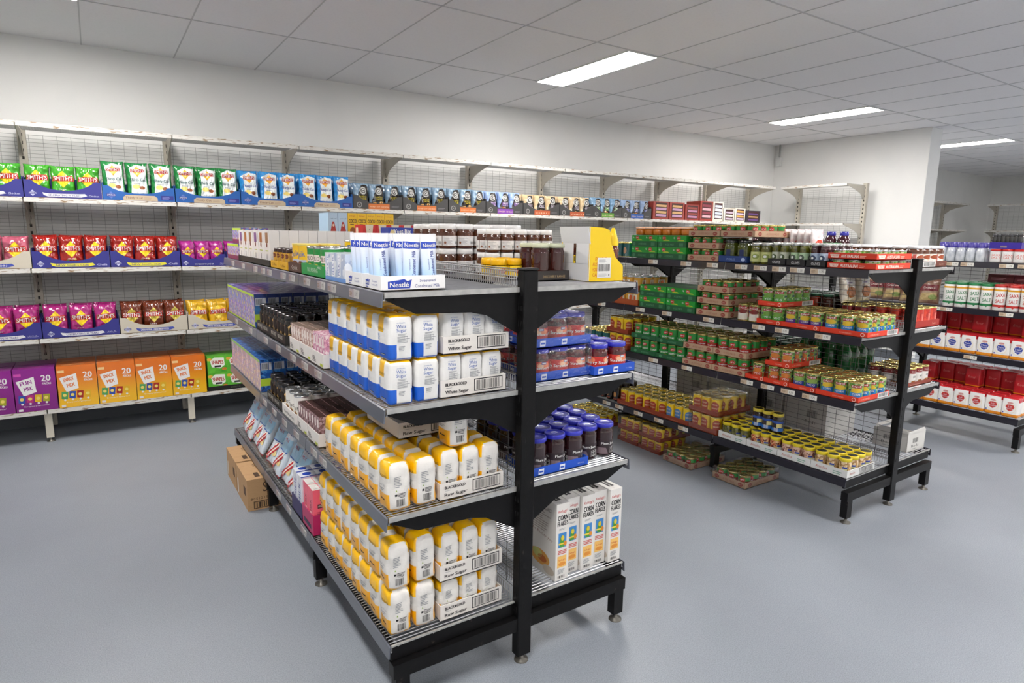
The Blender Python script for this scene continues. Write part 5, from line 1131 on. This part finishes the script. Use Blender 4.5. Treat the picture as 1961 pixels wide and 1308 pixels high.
def eblock(y, W, C, z, nm, n=3, nx=4, x=X2):
    T = etray(W); T.put((x, y, z+.001), 'red-orange tray, %s' % nm, 'red-orange trays of vegetable cans')
    grid(C, [x+.0415+.0752*i for i in range(nx)], [y+.0405+(W-.081)/(n-1)*j for j in range(n)] if n > 1 else [y+W/2], z+.0045, 'vegetable can, %s' % nm, 'vegetable cans in red-orange trays', lambda i, n: NTH[i]+' in', lambda j, n: NTH[j]+' along', rz=-PI/2+.35, jr=.25, jit=.0002)
eblock(-.040, .248, EB, H2, 'blue corn, second shelf end'); eblock(.213, .228, EP, H2, 'purple corn, second shelf'); eblock(.444, .155, EG, H2, 'green peas lower, second shelf', 2); eblock(.444, .155, EG, H2+.105, 'green peas upper, second shelf', 2)
grid(EK, [X2+.041+.076*i for i in range(4)], [.64, .717], H2+.001, 'loose red bean can on the second shelf', 'loose red bean cans', lambda i, n: NTH[i]+' in', lambda j, n: NTH[j]+' along', rz=-PI/2+.35)
eblock(-.030, .232, EB, H3, 'blue corn, third shelf end'); eblock(.206, .155, EPe, H3, 'navy peas, third shelf', 2); eblock(.365, .155, EO, H3, 'orange mix lower, third shelf', 2); eblock(.365, .155, EO, H3+.105, 'orange mix upper, third shelf', 2); eblock(.522, .124, EO, H3, 'far orange mix, third shelf', 1)
# AUSTRALIAN trays with flat cans
FLC = can(.0365, .044, VGR, SILVER, art=lambda f: (f.rect(-.02, .02, f.h*.2, f.h*.8, M('#c9bca8'), 1), f.text('veg', 0, f.h*.5, .03, .010, M('#a0282e'), 2, res=1)), name='vegetable_can')
def au(f): f.poly([(f.w*.04, f.h*.75), (f.w*.24, f.h*.75), (f.w*.22, f.h*.2), (f.w*.07, f.h*.2)], M('#efd9cc'), 1); f.text('edgell', f.w*.14, f.h*.5, f.w*.14, .008, ERED, 2, res=1); f.text('AUSTRALIAN', f.w*.46, f.h*.48, f.w*.36, .015, M('#f4e4da'), 1, bold=.0006); f.lines(f.w*.67, f.w*.82, f.h*.25, f.h*.75, 2, M('#f0b9a4'))
AUT = tray(.345, .248, .031, ERED, near=au, left=au)
for l in range(2):
    AUT.put((X2, -.044, H1+.001+l*.0485), 'red-orange tray of flat vegetable cans, top shelf, %s of two' % ['lower', 'upper'][l], 'red-orange trays of vegetable cans')
    grid(FLC, [X2+.045+.084*i for i in range(4)], [-.003+.0825*j for j in range(3)], H1+.0045+l*.0485, 'flat vegetable can, %s red-orange tray' % ['lower', 'upper'][l], 'flat vegetable cans', lambda i, n: NTH[i]+' in', lambda j, n: NTH[j]+' along', rz=-PI/2+.3)
# olives and pickles
OLV = ramp_mat('green_olives', ['#4a4d14', '#6a6a1e', '#3a3d10'], 60, .1, 'noise', coat=.9); OLD = ramp_mat('dark_olives', ['#2a1418', '#3a1c20'], 60, .1, 'noise', coat=.9); PKL = ramp_mat('pickles', ['#3f4a10', '#5a6218', '#2d3510'], 40, .1, 'noise', coat=.9)
def ol(bg, c1):
    def g(f): w = f.w/2.9; f.rect(-w/2, w/2, 0, f.h*.78, M(bg, .4), 1); f.oval(0, f.h*.42, w*.3, f.h*.2, M(c1, .4), 2); f.oval(-.003, f.h*.42, w*.14, f.h*.1, M('#e3e6e0'), 3)
    return g
LIDD = M('#3a3c3a', .25, .5, coat=.4); LIDW = M('#c9cbc8', .25, .6)
JO = [jar(.033, .122, OLV, LIDW, .013, .031, ol('#c9cf8a', '#8a9a4a'), name='olive_jar'), jar(.033, .122, OLV, LIDW, .013, .031, ol('#c4c8b4', '#4a5a34'), name='olive_jar'), jar(.033, .122, OLV, LIDW, .013, .031, ol('#b3cfa8', '#4a5a4a'), name='olive_jar'), jar(.033, .122, OLD, LIDW, .013, .031, ol('#b4c4d8', '#2a3a5a'), name='olive_jar')]
OT = tray(.30, .108, .036, M('#1c1c1e', .5), left=lambda f: f.text('OLIVES', f.w*.5, .017, .05, .014, M('#e6e6e6'), res=2), near=lambda f: f.text('OLIVES', .06, .017, .06, .014, M('#e6e6e6'), res=1))
for k, (y, J, nm) in enumerate(((.215, 3, 'blue-labelled dark'), (.332, 2, 'green-labelled'), (.449, 1, 'pale-labelled'))):
    OT.put((X2, y, H1+.001), 'black OLIVES tray of %s olive jars' % nm, 'black olive trays')
    for j in range(2):
        for i in range(4): JO[J].put((X2+.04+.070*i, y+.029+.050*j, H1+.0045), '%s olive jar in black tray, column %s, %s' % (nm, NTH[i], ['near', 'far'][j]), nm+' olive jars', rz=-PI/2).scale = (.74, .98, 1)
grid(JO[0], [X2+.038+.070*i for i in range(4)], [.592, .660], H1+.001, 'yellow-labelled olive jar standing without a tray', 'yellow-labelled olive jars', lambda i, n: NTH[i]+' in', lambda j, n: ['near', 'far'][j], rz=-PI/2+.4)
PKJ = jar(.044, .130, PKL, LIDD, .014, .040, lambda f: f.rect(-.006, .022, 0, f.h*.8, M('#22305a', .4), 1), name='pickle_jar')
tray(.30, .198, .040, M('#1c3c7a', .5), left=lambda f: (f.text('PICKLES', f.w*.45, .02, .06, .012, M('#8fa8d8'), res=1), f.oval(f.w*.88, .02, .014, .011, M('#a8bce0'))), near=lambda f: f.text('PICKLES', .06, .02, .06, .012, M('#8fa8d8'), res=1)).put((X2, .700, H1+.001), 'dark blue tray of large pickle jars on the top shelf', 'pickle trays')
grid(PKJ, [X2+.050+.093*i for i in range(3)], [.750, .845], H1+.0045, 'large green pickle jar with dark lid', 'large pickle jars', lambda i, n: NTH[i]+' in', lambda j, n: ['near', 'far'][j], rz=-PI/2)
# white-trayed bean jars on the base shelf
def annart(food): return lambda f: (f.rect(.010, .034, f.h*.05, f.h*.7, M('#c9cda0', .4), 1), f.rect(.010, .034, f.h*.62, f.h*.8, NAVY, 2), f.lines(.013, .03, f.h*.12, f.h*.5, 4, M('#7a8a5a')))
YL = M('#d8c31c', .35, coat=.3); YLT = M('#2e3020', .25, .3, coat=.4)
def ylid(l): l.oval(l.w/2, l.w/2, l.w*.44, l.w*.44, YLT, 1)
def bj(name, cols): return jar(.0315, .100, ramp_mat(name, cols, 120, .12, coat=.8), YL, .017, .0314, annart(0), name='bean_jar', lidart=ylid, tr=(0, 2.6))
BJ = [bj('white_beans', ['#c9a878', '#dcc39a', '#a8824e', '#8f6a40']), bj('speckled_beans', ['#a87a6a', '#d0b09a', '#7a4a40', '#c9a088']), bj('mixed_beans', ['#a8482a', '#d6b070', '#6a2418', '#c9885a']), bj('green_lentils', ['#5a5a24', '#6e6a34', '#44461c'])]
def anl(f): f.text('Annalisa', f.w*.30, .024, .065, .016, M('#b5553f'), 1, shear=.15); f.lines(f.w*.62, f.w*.92, .012, .032, 2, M('#6fa08a'), 1)
def ann(f): f.text('Annalisa', .05, .024, .055, .014, M('#b5553f'), 1, shear=.15, res=1); f.rect(.12, .26, .006, .040, INK, 1); f.rect(.123, .257, .009, .037, WHITE, 2); f.bars(.128, .252, .011, .036, layer=3, n=20)
AT_ = tray(.275, .203, .043, M('#d9dad8', .5), near=ann, left=anl)
for k, y in enumerate((-.014, .192, .398, .606)):
    nm = ['white bean', 'speckled bean', 'red bean mix', 'green lentil'][k]
    AT_.put((X2+.002, y, H4+.001), 'white cardboard tray of %s jars, base shelf' % nm, 'white trays of bean jars')
    grid(BJ[k], [X2+.0405+.0665*i for i in range(4)], [y+.0365+.065*j for j in range(3)], H4+.0045, '%s jar with yellow lid' % nm, nm+' jars', lambda i, n: NTH[i]+' in', lambda j, n: NTH[j]+' along', rz=-PI/2+.2, jr=.6)
def bl(f): w = f.w/3; f.rect(-w/2, w/2, 0, f.h*.30, M('#2a6fc0', .4), 1); f.rect(-w*.05, w*.4, f.h*.35, f.h*.7, M('#d3c98a', .4), 1); f.rect(-w*.5, w*.5, f.h*.72, f.h*.92, M('#2a4fa0', .4), 1); f.bars(-w*.3, w*.1, f.h*.02, f.h*.34, WHITE, n=8)
BLJ = jar(.0318, .118, M('#2a1c14', .12, coat=.8), M('#cbb83a', .3, coat=.3), .017, .0322, bl, name='bean_jar', lidart=ylid)
for k in range(3): BLJ.put((X2+.107, .475+k*.0668+.0, H4+.1055), 'blue-labelled jar stacked on the bean jars, %s' % ['nearest', 'middle', 'farthest'][k], 'blue-labelled stacked jars', rz=-PI/2+.5)
# dark sauces farther back on the base shelf and yellow packs on the third
SAU = jar(.033, .135, M('#1a0e0b', .12, coat=.8), M('#26221f', .3, coat=.3), .016, .029, lambda f: (f.oval(0, f.h*.5, .014, .02, M('#b5804a', .4), 1), f.rect(-.02, .02, 0, f.h*.14, M('#7a3a2a'), 1)), name='sauce_jar')
grid(SAU, [X2+.05, X2+.13, X2+.21], [1.79, 1.865, 1.94, 2.015, 2.09], H4+.001, 'dark sauce jar far along the base shelf', 'dark sauce jars', lambda i, n: NTH[i]+' in', lambda j, n: NTH[j]+' along', rz=-PI/2)
for l in range(2): canblock(HT, HC, X2, 1.66, H3+l*.118, 'yellow bean can, third shelf, layer %s' % NTH[l], 'yellow bean cans', px=.079, py=.0735, tn='rust tray of yellow cans, third shelf, layer %s' % NTH[l])
TEAL = can(.0365, .103, M('#14585a', .4, coat=.2), GOLDLID, art=lambda f: f.oval(0, f.h*.45, .016, .024, M('#c99a7a'), 1), name='food_can')
grid(TEAL, [X2+.045+.08*i for i in range(4)], [1.93+.08*j for j in range(4)], H3+.001, 'teal-labelled can far along the third shelf', 'teal-labelled cans', lambda i, n: NTH[i]+' in', lambda j, n: NTH[j]+' along', rz=-PI/2)
grid(TEAL, [X2+.045+.08*i for i in range(4)], [1.74+.08*j for j in range(6)], H1+.001, 'teal-labelled can far along the top shelf', 'teal-labelled cans', lambda i, n: NTH[i]+' in', lambda j, n: NTH[j]+' along', rz=-PI/2)
ORT = tray(.335, .240, .04, M('#a34a1e', .5))
NOO = can(.0365, .098, M('#d8a030', .4, coat=.2), SILVER, art=lambda f: (f.rect(-.02, .02, f.h*.2, f.h*.8, M('#e3dcc8'), 1), f.oval(0, f.h*.5, .01, .02, M('#c85a20'), 2)), name='soup_can')
for l in range(2):
    for k in range(2): canblock(ORT, NOO, X2, 1.575+k*.25, H2+l*.103, 'orange and white soup can, %s stack, %s layer' % (['nearer', 'farther'][k], NTH[l]), 'orange and white soup cans', tn='orange tray of soup cans, %s stack, %s layer' % (['nearer', 'farther'][k], NTH[l]))

# ------------------------------------------------------------------ middle run, right side (seen past its end post and through the mesh)
X3 = 2.5209
HZN = ramp_mat('hazelnut_jar_label', ['#e6e0da', '#e9e5e0', '#d9c9b8'], 60, .4)
def hz2(f): w = f.w/2.6; f.rect(-w/2, w/2, 0, f.h*.80, HZN, 1); f.oval(-w*.05, f.h*.56, w*.34, f.h*.16, M('#9a4a28', .4), 2); f.rect(w*.28, w*.46, f.h*.1, f.h*.78, M('#b5524a'), 2); f.lines(-w*.4, 0, f.h*.08, f.h*.3, 3, GREY)
HJ = jar(.0385, .115, CHO, M('#e4e3e6', .35, coat=.2), .014, .0385, hz2, name='chocolate_spread_jar', neck=.93, shoulder=.86)
HTR = tray(.335, .25, .034, M('#6a3222', .5), near=lambda f: (f.barcode(.05, .20, .003, .033, 20), f.rect(.0, .05, .003, .033, WHITE, 1), f.text('8 x 400', .27, .016, .05, .008, M('#d8b8a0'), 2, res=1)), left=lambda f: f.lines(.03, .2, .01, .02, 1, M('#a08070')))
for k in range(2):
    HTR.put((X3+.083, .012+k*.262, H1+.001), 'brown tray of chocolate spread jars by the end post, %s' % ['nearer', 'farther'][k], 'spread jar trays')
    grid(HJ, [X3+.127+.0815*i for i in range(4)], [.012+k*.262+.0428+.0815*j for j in range(3)], H1+.0045, 'white-lidded chocolate spread jar, %s tray' % ['nearer', 'farther'][k], 'white-lidded spread jars by the end post', lambda i, n: NTH[i]+' across', lambda j, n: NTH[j]+' row', jr=.1)
# mayonnaise, orange sauce, blue-capped bottles and flour packets farther back on the top shelf
MYL = M('#3f8a4a', .35, coat=.3)
MY = jar(.036, .125, M('#d8cfa8', .15, coat=.8), MYL, .016, .034, None, name='mayonnaise_jar'); SO = jar(.036, .125, M('#9a4a1c', .15, coat=.8), MYL, .016, .034, None, name='sauce_jar')
grid(MY, [X3+.08+.08*i for i in range(3)], [.575+.08*j for j in range(3)], H1+.001, 'pale mayonnaise jar with green lid, top shelf', 'pale mayonnaise jars', lambda i, n: NTH[i]+' across', lambda j, n: NTH[j]+' row')
grid(SO, [X3+.08+.08*i for i in range(3)], [.82+.08*j for j in range(3)], H1+.001, 'orange sauce jar with green lid, top shelf', 'orange sauce jars', lambda i, n: NTH[i]+' across', lambda j, n: NTH[j]+' row')
BCB = M('#2a2a9a', .3, coat=.4); JUC = M('#3a0d18', .1, coat=.9)
mb = MB(); mb.lathe([(.034, 0, JUC), (.038, .006, JUC), (.038, .14, JUC), (.030, .165, JUC), (.022, .176, JUC)], 18); l = MB(); l.lathe([(.026, .172, BCB), (.027, .176, BCB), (.026, .196, BCB), (.024, .197, BCB)], 18)
JB = Proto('juice_bottle', 'bottle', mb, [('cap', l)])
grid(JB, [X3+.16, X3+.25, X3+.34], [1.085+.0*j for j in range(1)], H1+.001, 'blue-capped dark bottle on the top shelf', 'blue-capped dark bottles', lambda i, n: NTH[i]+' across')
for k in range(5): JB.put((X3+.372, .60+k*.085, H1+.001), 'blue-capped dark bottle in a row behind the pale jars, %s from nearest' % NTH[k], 'blue-capped dark bottles')
FP = ramp_mat('pink_white_packet', ['#e9e2e2', '#e3d3d3', '#efe9e9', '#d9a8a8'], 30, .35, 'noise', coat=.3)
mb, f = pillow(.118, .205, .036, 21, FP, amp=.002); f.oval(0, .11, .045, .035, M('#d8452a', .4), 1); f.rect(-.05, .05, .02, .035, M('#d8452a', .4), 1)
FPK = Proto('flour_packet', 'packet', mb)
for k in range(9): FPK.put((X2+.370+random.uniform(-.004, .004), .50+k*.044, H1+.001), 'pink and white packet behind the olive jars, %s from nearest' % NTH[k], 'pink and white packets')
# second shelf: tomato tins, sauce jars, pouches
TM = ramp_mat('tomato_label', ['#b8281c', '#c8402a', '#a01e16'], 40, .35, coat=.3)
TC = can(.0365, .108, TM, GOLDLID, art=lambda f: (f.rect(-.012, .012, f.h*.15, f.h*.75, M('#d8685a'), 1), f.text('TOMATO', 0, f.h*.45, .045, .010, M('#f0c8b8'), 2, rot=PI/2, res=1)), name='tomato_can')
TTR = tray(.315, .235, .040, M('#a8281e', .5), near=lambda f: f.text('heinz', .25, .02, .04, .012, M('#e8b8a8'), 1, res=1))
TTR.put((X3+.10, .010, H2+.001), 'red tray of tomato cans beside the end post', 'red tomato trays')
grid(TC, [X3+.14+.077*i for i in range(4)], [.05+.0765*j for j in range(3)], H2+.0045, 'red tomato can in the red tray', 'red tomato cans', lambda i, n: NTH[i]+' across', lambda j, n: NTH[j]+' row')
MAR = can(.0365, .108, ramp_mat('maroon_label', ['#6a1a1c', '#7a2424', '#5a1416'], 40, .35, coat=.3), GOLDLID, art=lambda f: f.lines(-.02, .02, f.h*.3, f.h*.7, 3, M('#c08a84')), name='tomato_can')
grid(MAR, [X3+.08+.0745*i for i in range(5)], [.29+.0765*j for j in range(2)], H2+.001, 'maroon can behind the red tray', 'maroon cans', lambda i, n: NTH[i]+' across', lambda j, n: NTH[j]+' row')
GLID, DSAU = M('#2a5a44', .3, .3, coat=.4), M('#2e1410', .12, coat=.8)
def dol(c): return lambda f: (f.rect(-.025, .025, 0, f.h*.55, M(c, .4), 1), f.text('DOLMIO', 0, f.h*.4, .045, .010, M('#c8d4c0'), 2, res=1))
DJ1 = jar(.037, .155, DSAU, GLID, .014, .033, dol('#2f5a4a'), name='pasta_sauce_jar'); DJ2 = jar(.037, .155, M('#6a2414', .12, coat=.8), GLID, .014, .033, dol('#6a8a3a'), name='pasta_sauce_jar')
for j in range(5):
    for i in range(4): (DJ1 if j % 2 == 0 else DJ2).put((X3+.08+.082*i, .50+.08*j, H2+.001), 'green-lidded pasta sauce jar, second shelf, %s across, %s row' % (NTH[i], NTH[j]), 'green-lidded pasta sauce jars')
for j in range(3):
    for i in range(3): DJ2.put((X3+.08+.082*i, .95+.08*j, H2+.001), 'green-lidded pasta sauce jar farther back, %s across, %s row' % (NTH[i], NTH[j]), 'green-lidded pasta sauce jars')
mb, f = pillow(.15, .17, .05, 31, ramp_mat('noodle_pouch', ['#c9c4bc', '#b5a48e', '#d8d4cc', '#8a5a34'], 20, .25, 'noise', coat=.4), amp=.006); f.oval(0, .06, .05, .035, M('#a8642a', .4), 1); f.rect(-.05, .05, .11, .14, M('#d8d8da', .4), 1); f.lines(-.04, .04, .115, .135, 1, M('#8a7a9a'))
NPO = Proto('noodle_pouch', 'packet', mb)
for k in range(2): NPO.put((X3+.13+k*.17, .40, H2+.112), 'noodle pouch stacked on the maroon cans, %s from left' % NTH[k], 'noodle pouches', rx=-.15)
# third shelf: mushroom-soup tins and green bottles
def mus(f): w = f.w/2.9; f.rect(-w/2, w/2, 0, f.h*.72, M('#dcdad6', .4, coat=.2), 1); f.oval(0, f.h*.14, w*.3, f.h*.12, M('#9a6a3a', .4), 2); f.text('Campbell', 0, f.h*.86, w*.7, .011, M('#e6d6d0'), 2, res=1); f.text('BEEF', 0, f.h*.5, w*.34, .009, INK, 2, res=1)
MU = can(.0365, .100, M('#7a1c20', .4, coat=.2), GOLDLID, art=mus, name='soup_can')
tray(.315, .235, .024, M('#8a3a2a', .5), near=lambda f: f.lines(.06, .26, .008, .016, 1, M('#c08a78'))).put((X3+.095, .010, H3+.001), 'rust tray of white and maroon soup cans', 'soup can trays')
grid(MU, [X3+.135+.077*i for i in range(4)], [.05+.0765*j for j in range(3)], H3+.0045, 'white and maroon soup can', 'white and maroon soup cans', lambda i, n: NTH[i]+' across', lambda j, n: NTH[j]+' row')
GBT = ramp_mat('green_glass', ['#0f3a1c', '#1a5a2c'], 10, .08, 'noise', coat=.9)
mb = MB(); mb.lathe([(.036, 0, GBT), (.040, .006, GBT), (.040, .15, GBT), (.020, .20, GBT), (.014, .215, GBT)], 16); l = MB(); l.lathe([(.016, .212, MYL), (.016, .235, MYL)], 14)
GB = Proto('cordial_bottle', 'bottle', mb, [('cap', l)])
grid(GB, [X3+.08+.088*i for i in range(4)], [.36+.088*j for j in range(4)], H3+.001, 'green bottle on the third shelf behind the mesh', 'green bottles', lambda i, n: NTH[i]+' across', lambda j, n: NTH[j]+' row')
grid(DJ1, [X3+.08+.088*i for i in range(4)], [.75+.084*j for j in range(3)], H3+.001, 'dark sauce jar on the third shelf behind the mesh', 'dark sauce jars on the third shelf', lambda i, n: NTH[i]+' across', lambda j, n: NTH[j]+' row')
# white carton on the base shelf
t = empty('open_carton', (2.872, .122, H4+.0015), 'torn white cardboard carton on the base shelf at its end', 'box', rz=-.04)
CWH = ramp_mat('white_carton_board', ['#c9c8c4', '#d6d5d1'], 8, .7, 'noise')
m1 = MB(); W, D, Hh = .198, .20, .112
m1.box(-W/2, W/2, -D/2, D/2, 0, .003, CWH); m1.box(-W/2, W/2, -D/2, -D/2+.003, 0, Hh, CWH); m1.box(-W/2, W/2, D/2-.003, D/2, 0, Hh-.02, CWH); m1.box(-W/2, -W/2+.003, -D/2, D/2, 0, Hh, CWH); m1.box(W/2-.003, W/2, -D/2, D/2, 0, Hh-.03, CWH)
for kf in ('n', 'l'):
    f = flat(m1, kf, -W/2, W/2, -D/2, D/2, 0, Hh); f.bars(f.w*.3, f.w*.62, .050, .078, M('#4a4a4a'), 1, n=12); f.text('Beds', f.w*.45, .032, f.w*.4, .016, M('#3a3a3a'), 1, res=1); f.lines(f.w*.3, f.w*.6, .012, .02, 1)
ob('carton_body', m1, t)
m1 = MB(); m1.prism([(-W/2, Hh), (W/2, Hh), (W/2+.004, Hh+.014), (W/2-.03, Hh+.022), (-W/2+.01, Hh+.018)], 'y', D/2-.012, D/2-.009, CWH); ob('flap', m1, t)
m1 = MB(); m1.prism([(-D/2, Hh), (D/2-.02, Hh), (D/2-.03, Hh+.012), (-D/2+.004, Hh+.018)], 'x', -W/2-.001, -W/2+.002, CWH); ob('flap', m1, t)
m1 = MB(); m1.prism([(-W/2, Hh), (W/2, Hh), (W/2-.02, Hh+.022), (-W/2+.004, Hh+.012)], 'y', -D/2-.002, -D/2+.001, CWH); ob('flap', m1, t)
bxw = carton(.34, .29, .225, {'*': CWH}, left=lambda f: (f.bars(f.w*.55, f.w*.8, .12, .17, M('#5a5a58'), 1, n=12), f.text('Beds', f.w*.65, .09, f.w*.25, .02, M('#5a5a58'), 1, res=1)), name='cardboard_box')
for k in range(4): bxw.put((X3+.055, .42+k*.31, H4+.001), 'large pale carton behind the mesh on the base shelf, %s from the end' % NTH[k], 'pale cartons behind the mesh')

# ------------------------------------------------------------------ right-hand run: salt, flour, bottles
X4 = 4.69-.472+.004
SW = M('#e9e9e6', .35, coat=.3)
def salt(c, word=True):
    C_ = M(c, .4, coat=.2)
    def art(f):
        w = f.w/2.6; f.rect(-w/2, w/2, f.h*.84, f.h*.92, M('#e3a51c'), 1); f.text('SAXA', 0, f.h*.66, w*.62, .026, C_, 1, res=2, rot=.06, bold=.0005); f.text('SALT', 0, f.h*.40, w*.60, .026, C_, 1, res=2, rot=.06, bold=.0005); f.rect(-w/2, w/2, f.h*.13, f.h*.23, C_, 1); f.poly([(-.008, f.h*.13), (.008, f.h*.13), (0, f.h*.08)], C_, 1)
    mb = MB(); mb.lathe([(.035, 0, SW), (.037, .004, SW), (.037, .168, SW), (.034, .172, SW)], 22)
    for t in (0, 2.1, -2.1): art(wrap(mb, .037, .004, .160, t))
    l = MB(); l.lathe([(.0375, .166, C_), (.038, .170, C_), (.038, .182, C_), (.034, .186, C_), (.020, .186, C_)], 22)
    return Proto('salt_canister', 'salt', mb, [('lid', l)])
SG, SR = salt('#1c7a44'), salt('#c02a24')
for j in range(7):
    for i in range(4):
        y = .020+j*.081; red = j < 3
        (SR if red else SG).put((X4+.042+.079*i, y, H2+.001), '%s-lidded salt canister, %s column, %s row' % ('red' if red else 'green', NTH[i], NTH[j]), ('red' if red else 'green')+'-lidded salt canisters', rz=-PI/2+.45+random.uniform(-.08, .08))
mb, f = pillow(.145, .20, .06, 41, ramp_mat('brown_pouch', ['#8a7058', '#a8937a', '#6a3a30'], 14, .3, 'noise', coat=.3), amp=.006); f.rect(-.065, .065, .10, .15, M('#6a1420', .4, coat=.3), 1); f.text('Gravox', 0, .125, .09, .018, M('#e0d0c8'), 2, res=1); f.poly([(-.06, .02), (.06, .03), (.055, .09), (-.05, .08)], M('#b09a6a', .4), 1); f.oval(.03, .05, .03, .02, M('#7a8a4a'), 2)
GR = Proto('gravy_pouch', 'packet', mb)
for k in range(4): GR.put((X4+.06, .655+k*.135, H2+.001), 'brown gravy pouch beyond the salt, %s from nearest' % NTH[k], 'brown gravy pouches', rz=-PI/2+.3, rx=-.12)
def flour(c, word, red=False):
    FW_ = M('#eceae8', .5, bump=.12, bscale=60); RT_ = M('#c0202a', .4, coat=.3); OG = M('#e8901a', .4, coat=.2); C_ = M(c, .4)
    def mf(k, a, b):
        if k == 't' or (red and b > .12): return RT_
        if k == 'l' or k == 'r': return OG if b < .18 else (RT_ if b > .95 else FW_)
        return OG if b < .18 else (RT_ if b > .80 else FW_)
    mb, F = soft_packet(.072, .098, .142, .010, .003, .0016, 51+len(word), mf, 8, 12, .03, cutz=(.18, .80, .95)); f = F['l']
    if red: f.text('flour', .049, .075, .05, .02, M('#e08a84'), 2, res=1); return Proto('flour_bag', 'flour', mb)
    f.oval(.049, .068, .036, .034, M('#edd9a8'), 1, 22); f.oval(.049, .068, .034, .032, M('#f0eeec'), 1.4, 22); f.poly([(.022, .078), (.030, .092), (.049, .096), (.068, .092), (.076, .078), (.068, .056), (.049, .044), (.030, .056)], C_, 2)
    f.text(word.replace(' ', '\n'), .049, .070, .042, .028, M('#e8e4f0'), 3, res=1); f.oval(.049, .106, .018, .008, M('#d8a8a4'), 2); f.text('LION', .049, .106, .024, .008, M('#b02a2a'), 3, res=1); f.text('1kg', .07, .014, .014, .006, M('#b04a6a'), 2, res=1); f.oval(.012, .034, .004, .006, M('#4a5ab0'), 2, 8)
    return Proto('flour_bag', 'flour', mb)
FRED = flour('#c03a34', 'red', True)
FB, FR_ = flour('#2a3f9a', 'Plain Flour'), flour('#c03a34', 'Self Raising')
for (P_, z, nm, col) in ((FB, H3, 'third shelf', 'blue-badged'), (FR_, H4, 'base shelf', 'red-badged')):
    for j in range(8):
        for i in range(5):
            P_.put((X4+.042+.080*i, -.035+.05+.1035*j, z+.001), '%s flour bag, %s, %s column, %s row' % (col, nm, NTH[i], NTH[j]), col+' flour bags', rz=random.uniform(-.03, .03))
            if i >= (3 if j % 3 else 2) and j < 7 and (i < 4 or j < 6): FRED.put((X4+.042+.080*i, .015+.1035*j, z+.1445), 'red flour bag stacked on %s ones, %s, %s column, %s row' % (col, nm, NTH[i], NTH[j]), 'red flour bags stacked behind')
# top of the right-hand run
PBL = M('#4a3fa0', .35, coat=.3)
CLR = ramp_mat('clear_bottle', ['#c9cfd6', '#dfe3e8', '#b5bcc6'], 30, .1, 'noise', coat=.9)
mb = MB(); mb.lathe([(.028, 0, CLR), (.030, .005, CLR), (.030, .07, CLR), (.022, .092, CLR), (.018, .10, CLR)], 16); l = MB(); l.lathe([(.020, .098, PBL), (.020, .135, PBL), (.016, .138, PBL)], 14)
WBt = Proto('vinegar_bottle', 'bottle', mb, [('lid', l)])
grid(WBt, [X4+.035+.063*i for i in range(4)], [.335+.064*j for j in range(5)], H1+.001, 'small clear bottle with purple cap on right-hand run', 'small purple-capped bottles', lambda i, n: NTH[i]+' column', lambda j, n: NTH[j]+' row')
def srr(f): w = f.w/2.6; f.text('SAXA', 0, f.h*.66, w*.7, .014, M('#d85a50'), 1, res=1); f.text('SALT', 0, f.h*.36, w*.7, .014, M('#d85a50'), 1, res=1)
STB = jar(.034, .095, M('#eceae8', .4, coat=.2), M('#c8201e', .35, coat=.3), .014, .0340, srr, name='salt_tub', neck=.98, shoulder=.9)
grid(STB, [X4+.038+.071*i for i in range(4)], [.030+.0705*j for j in range(4)], H1+.001, 'small white salt tub with red lid on right-hand run', 'small red-lidded salt tubs', lambda i, n: NTH[i]+' column', lambda j, n: NTH[j]+' row', rz=-PI/2+.4)
carton(.12, .19, .045, {'*': M('#3a2a9a', .4)}, left=lambda f: f.rect(f.w*.35, f.w*.55, .008, .022, M('#8a7a8a'), 1), name='cardboard_box').put((X4+.03, .095, H1+.0975), 'small purple box resting on the salt tubs', 'box')
PEP = jar(.017, .060, M('#3a3a3a', .15, coat=.8), M('#5a5a5c', .3, .4), .014, .016, None, name='pepper_grinder')
for k in range(7): PEP.put((X4+.055, .115+k*.025+.0, H1+.144), 'small dark grinder on the purple box, %s from nearest' % NTH[k], 'small dark grinders')
MRB = carton(.11, .16, .06, {'*': M('#6a2a34', .5)}, left=lambda f: f.lines(.02, .14, .02, .04, 2, M('#b08088')), name='cardboard_box')
for k in range(2): MRB.put((X4+.25, .02+k*.165, H2+.188), 'maroon box lying on the salt canisters, %s' % ['nearer', 'farther'][k], 'maroon boxes on the salt')
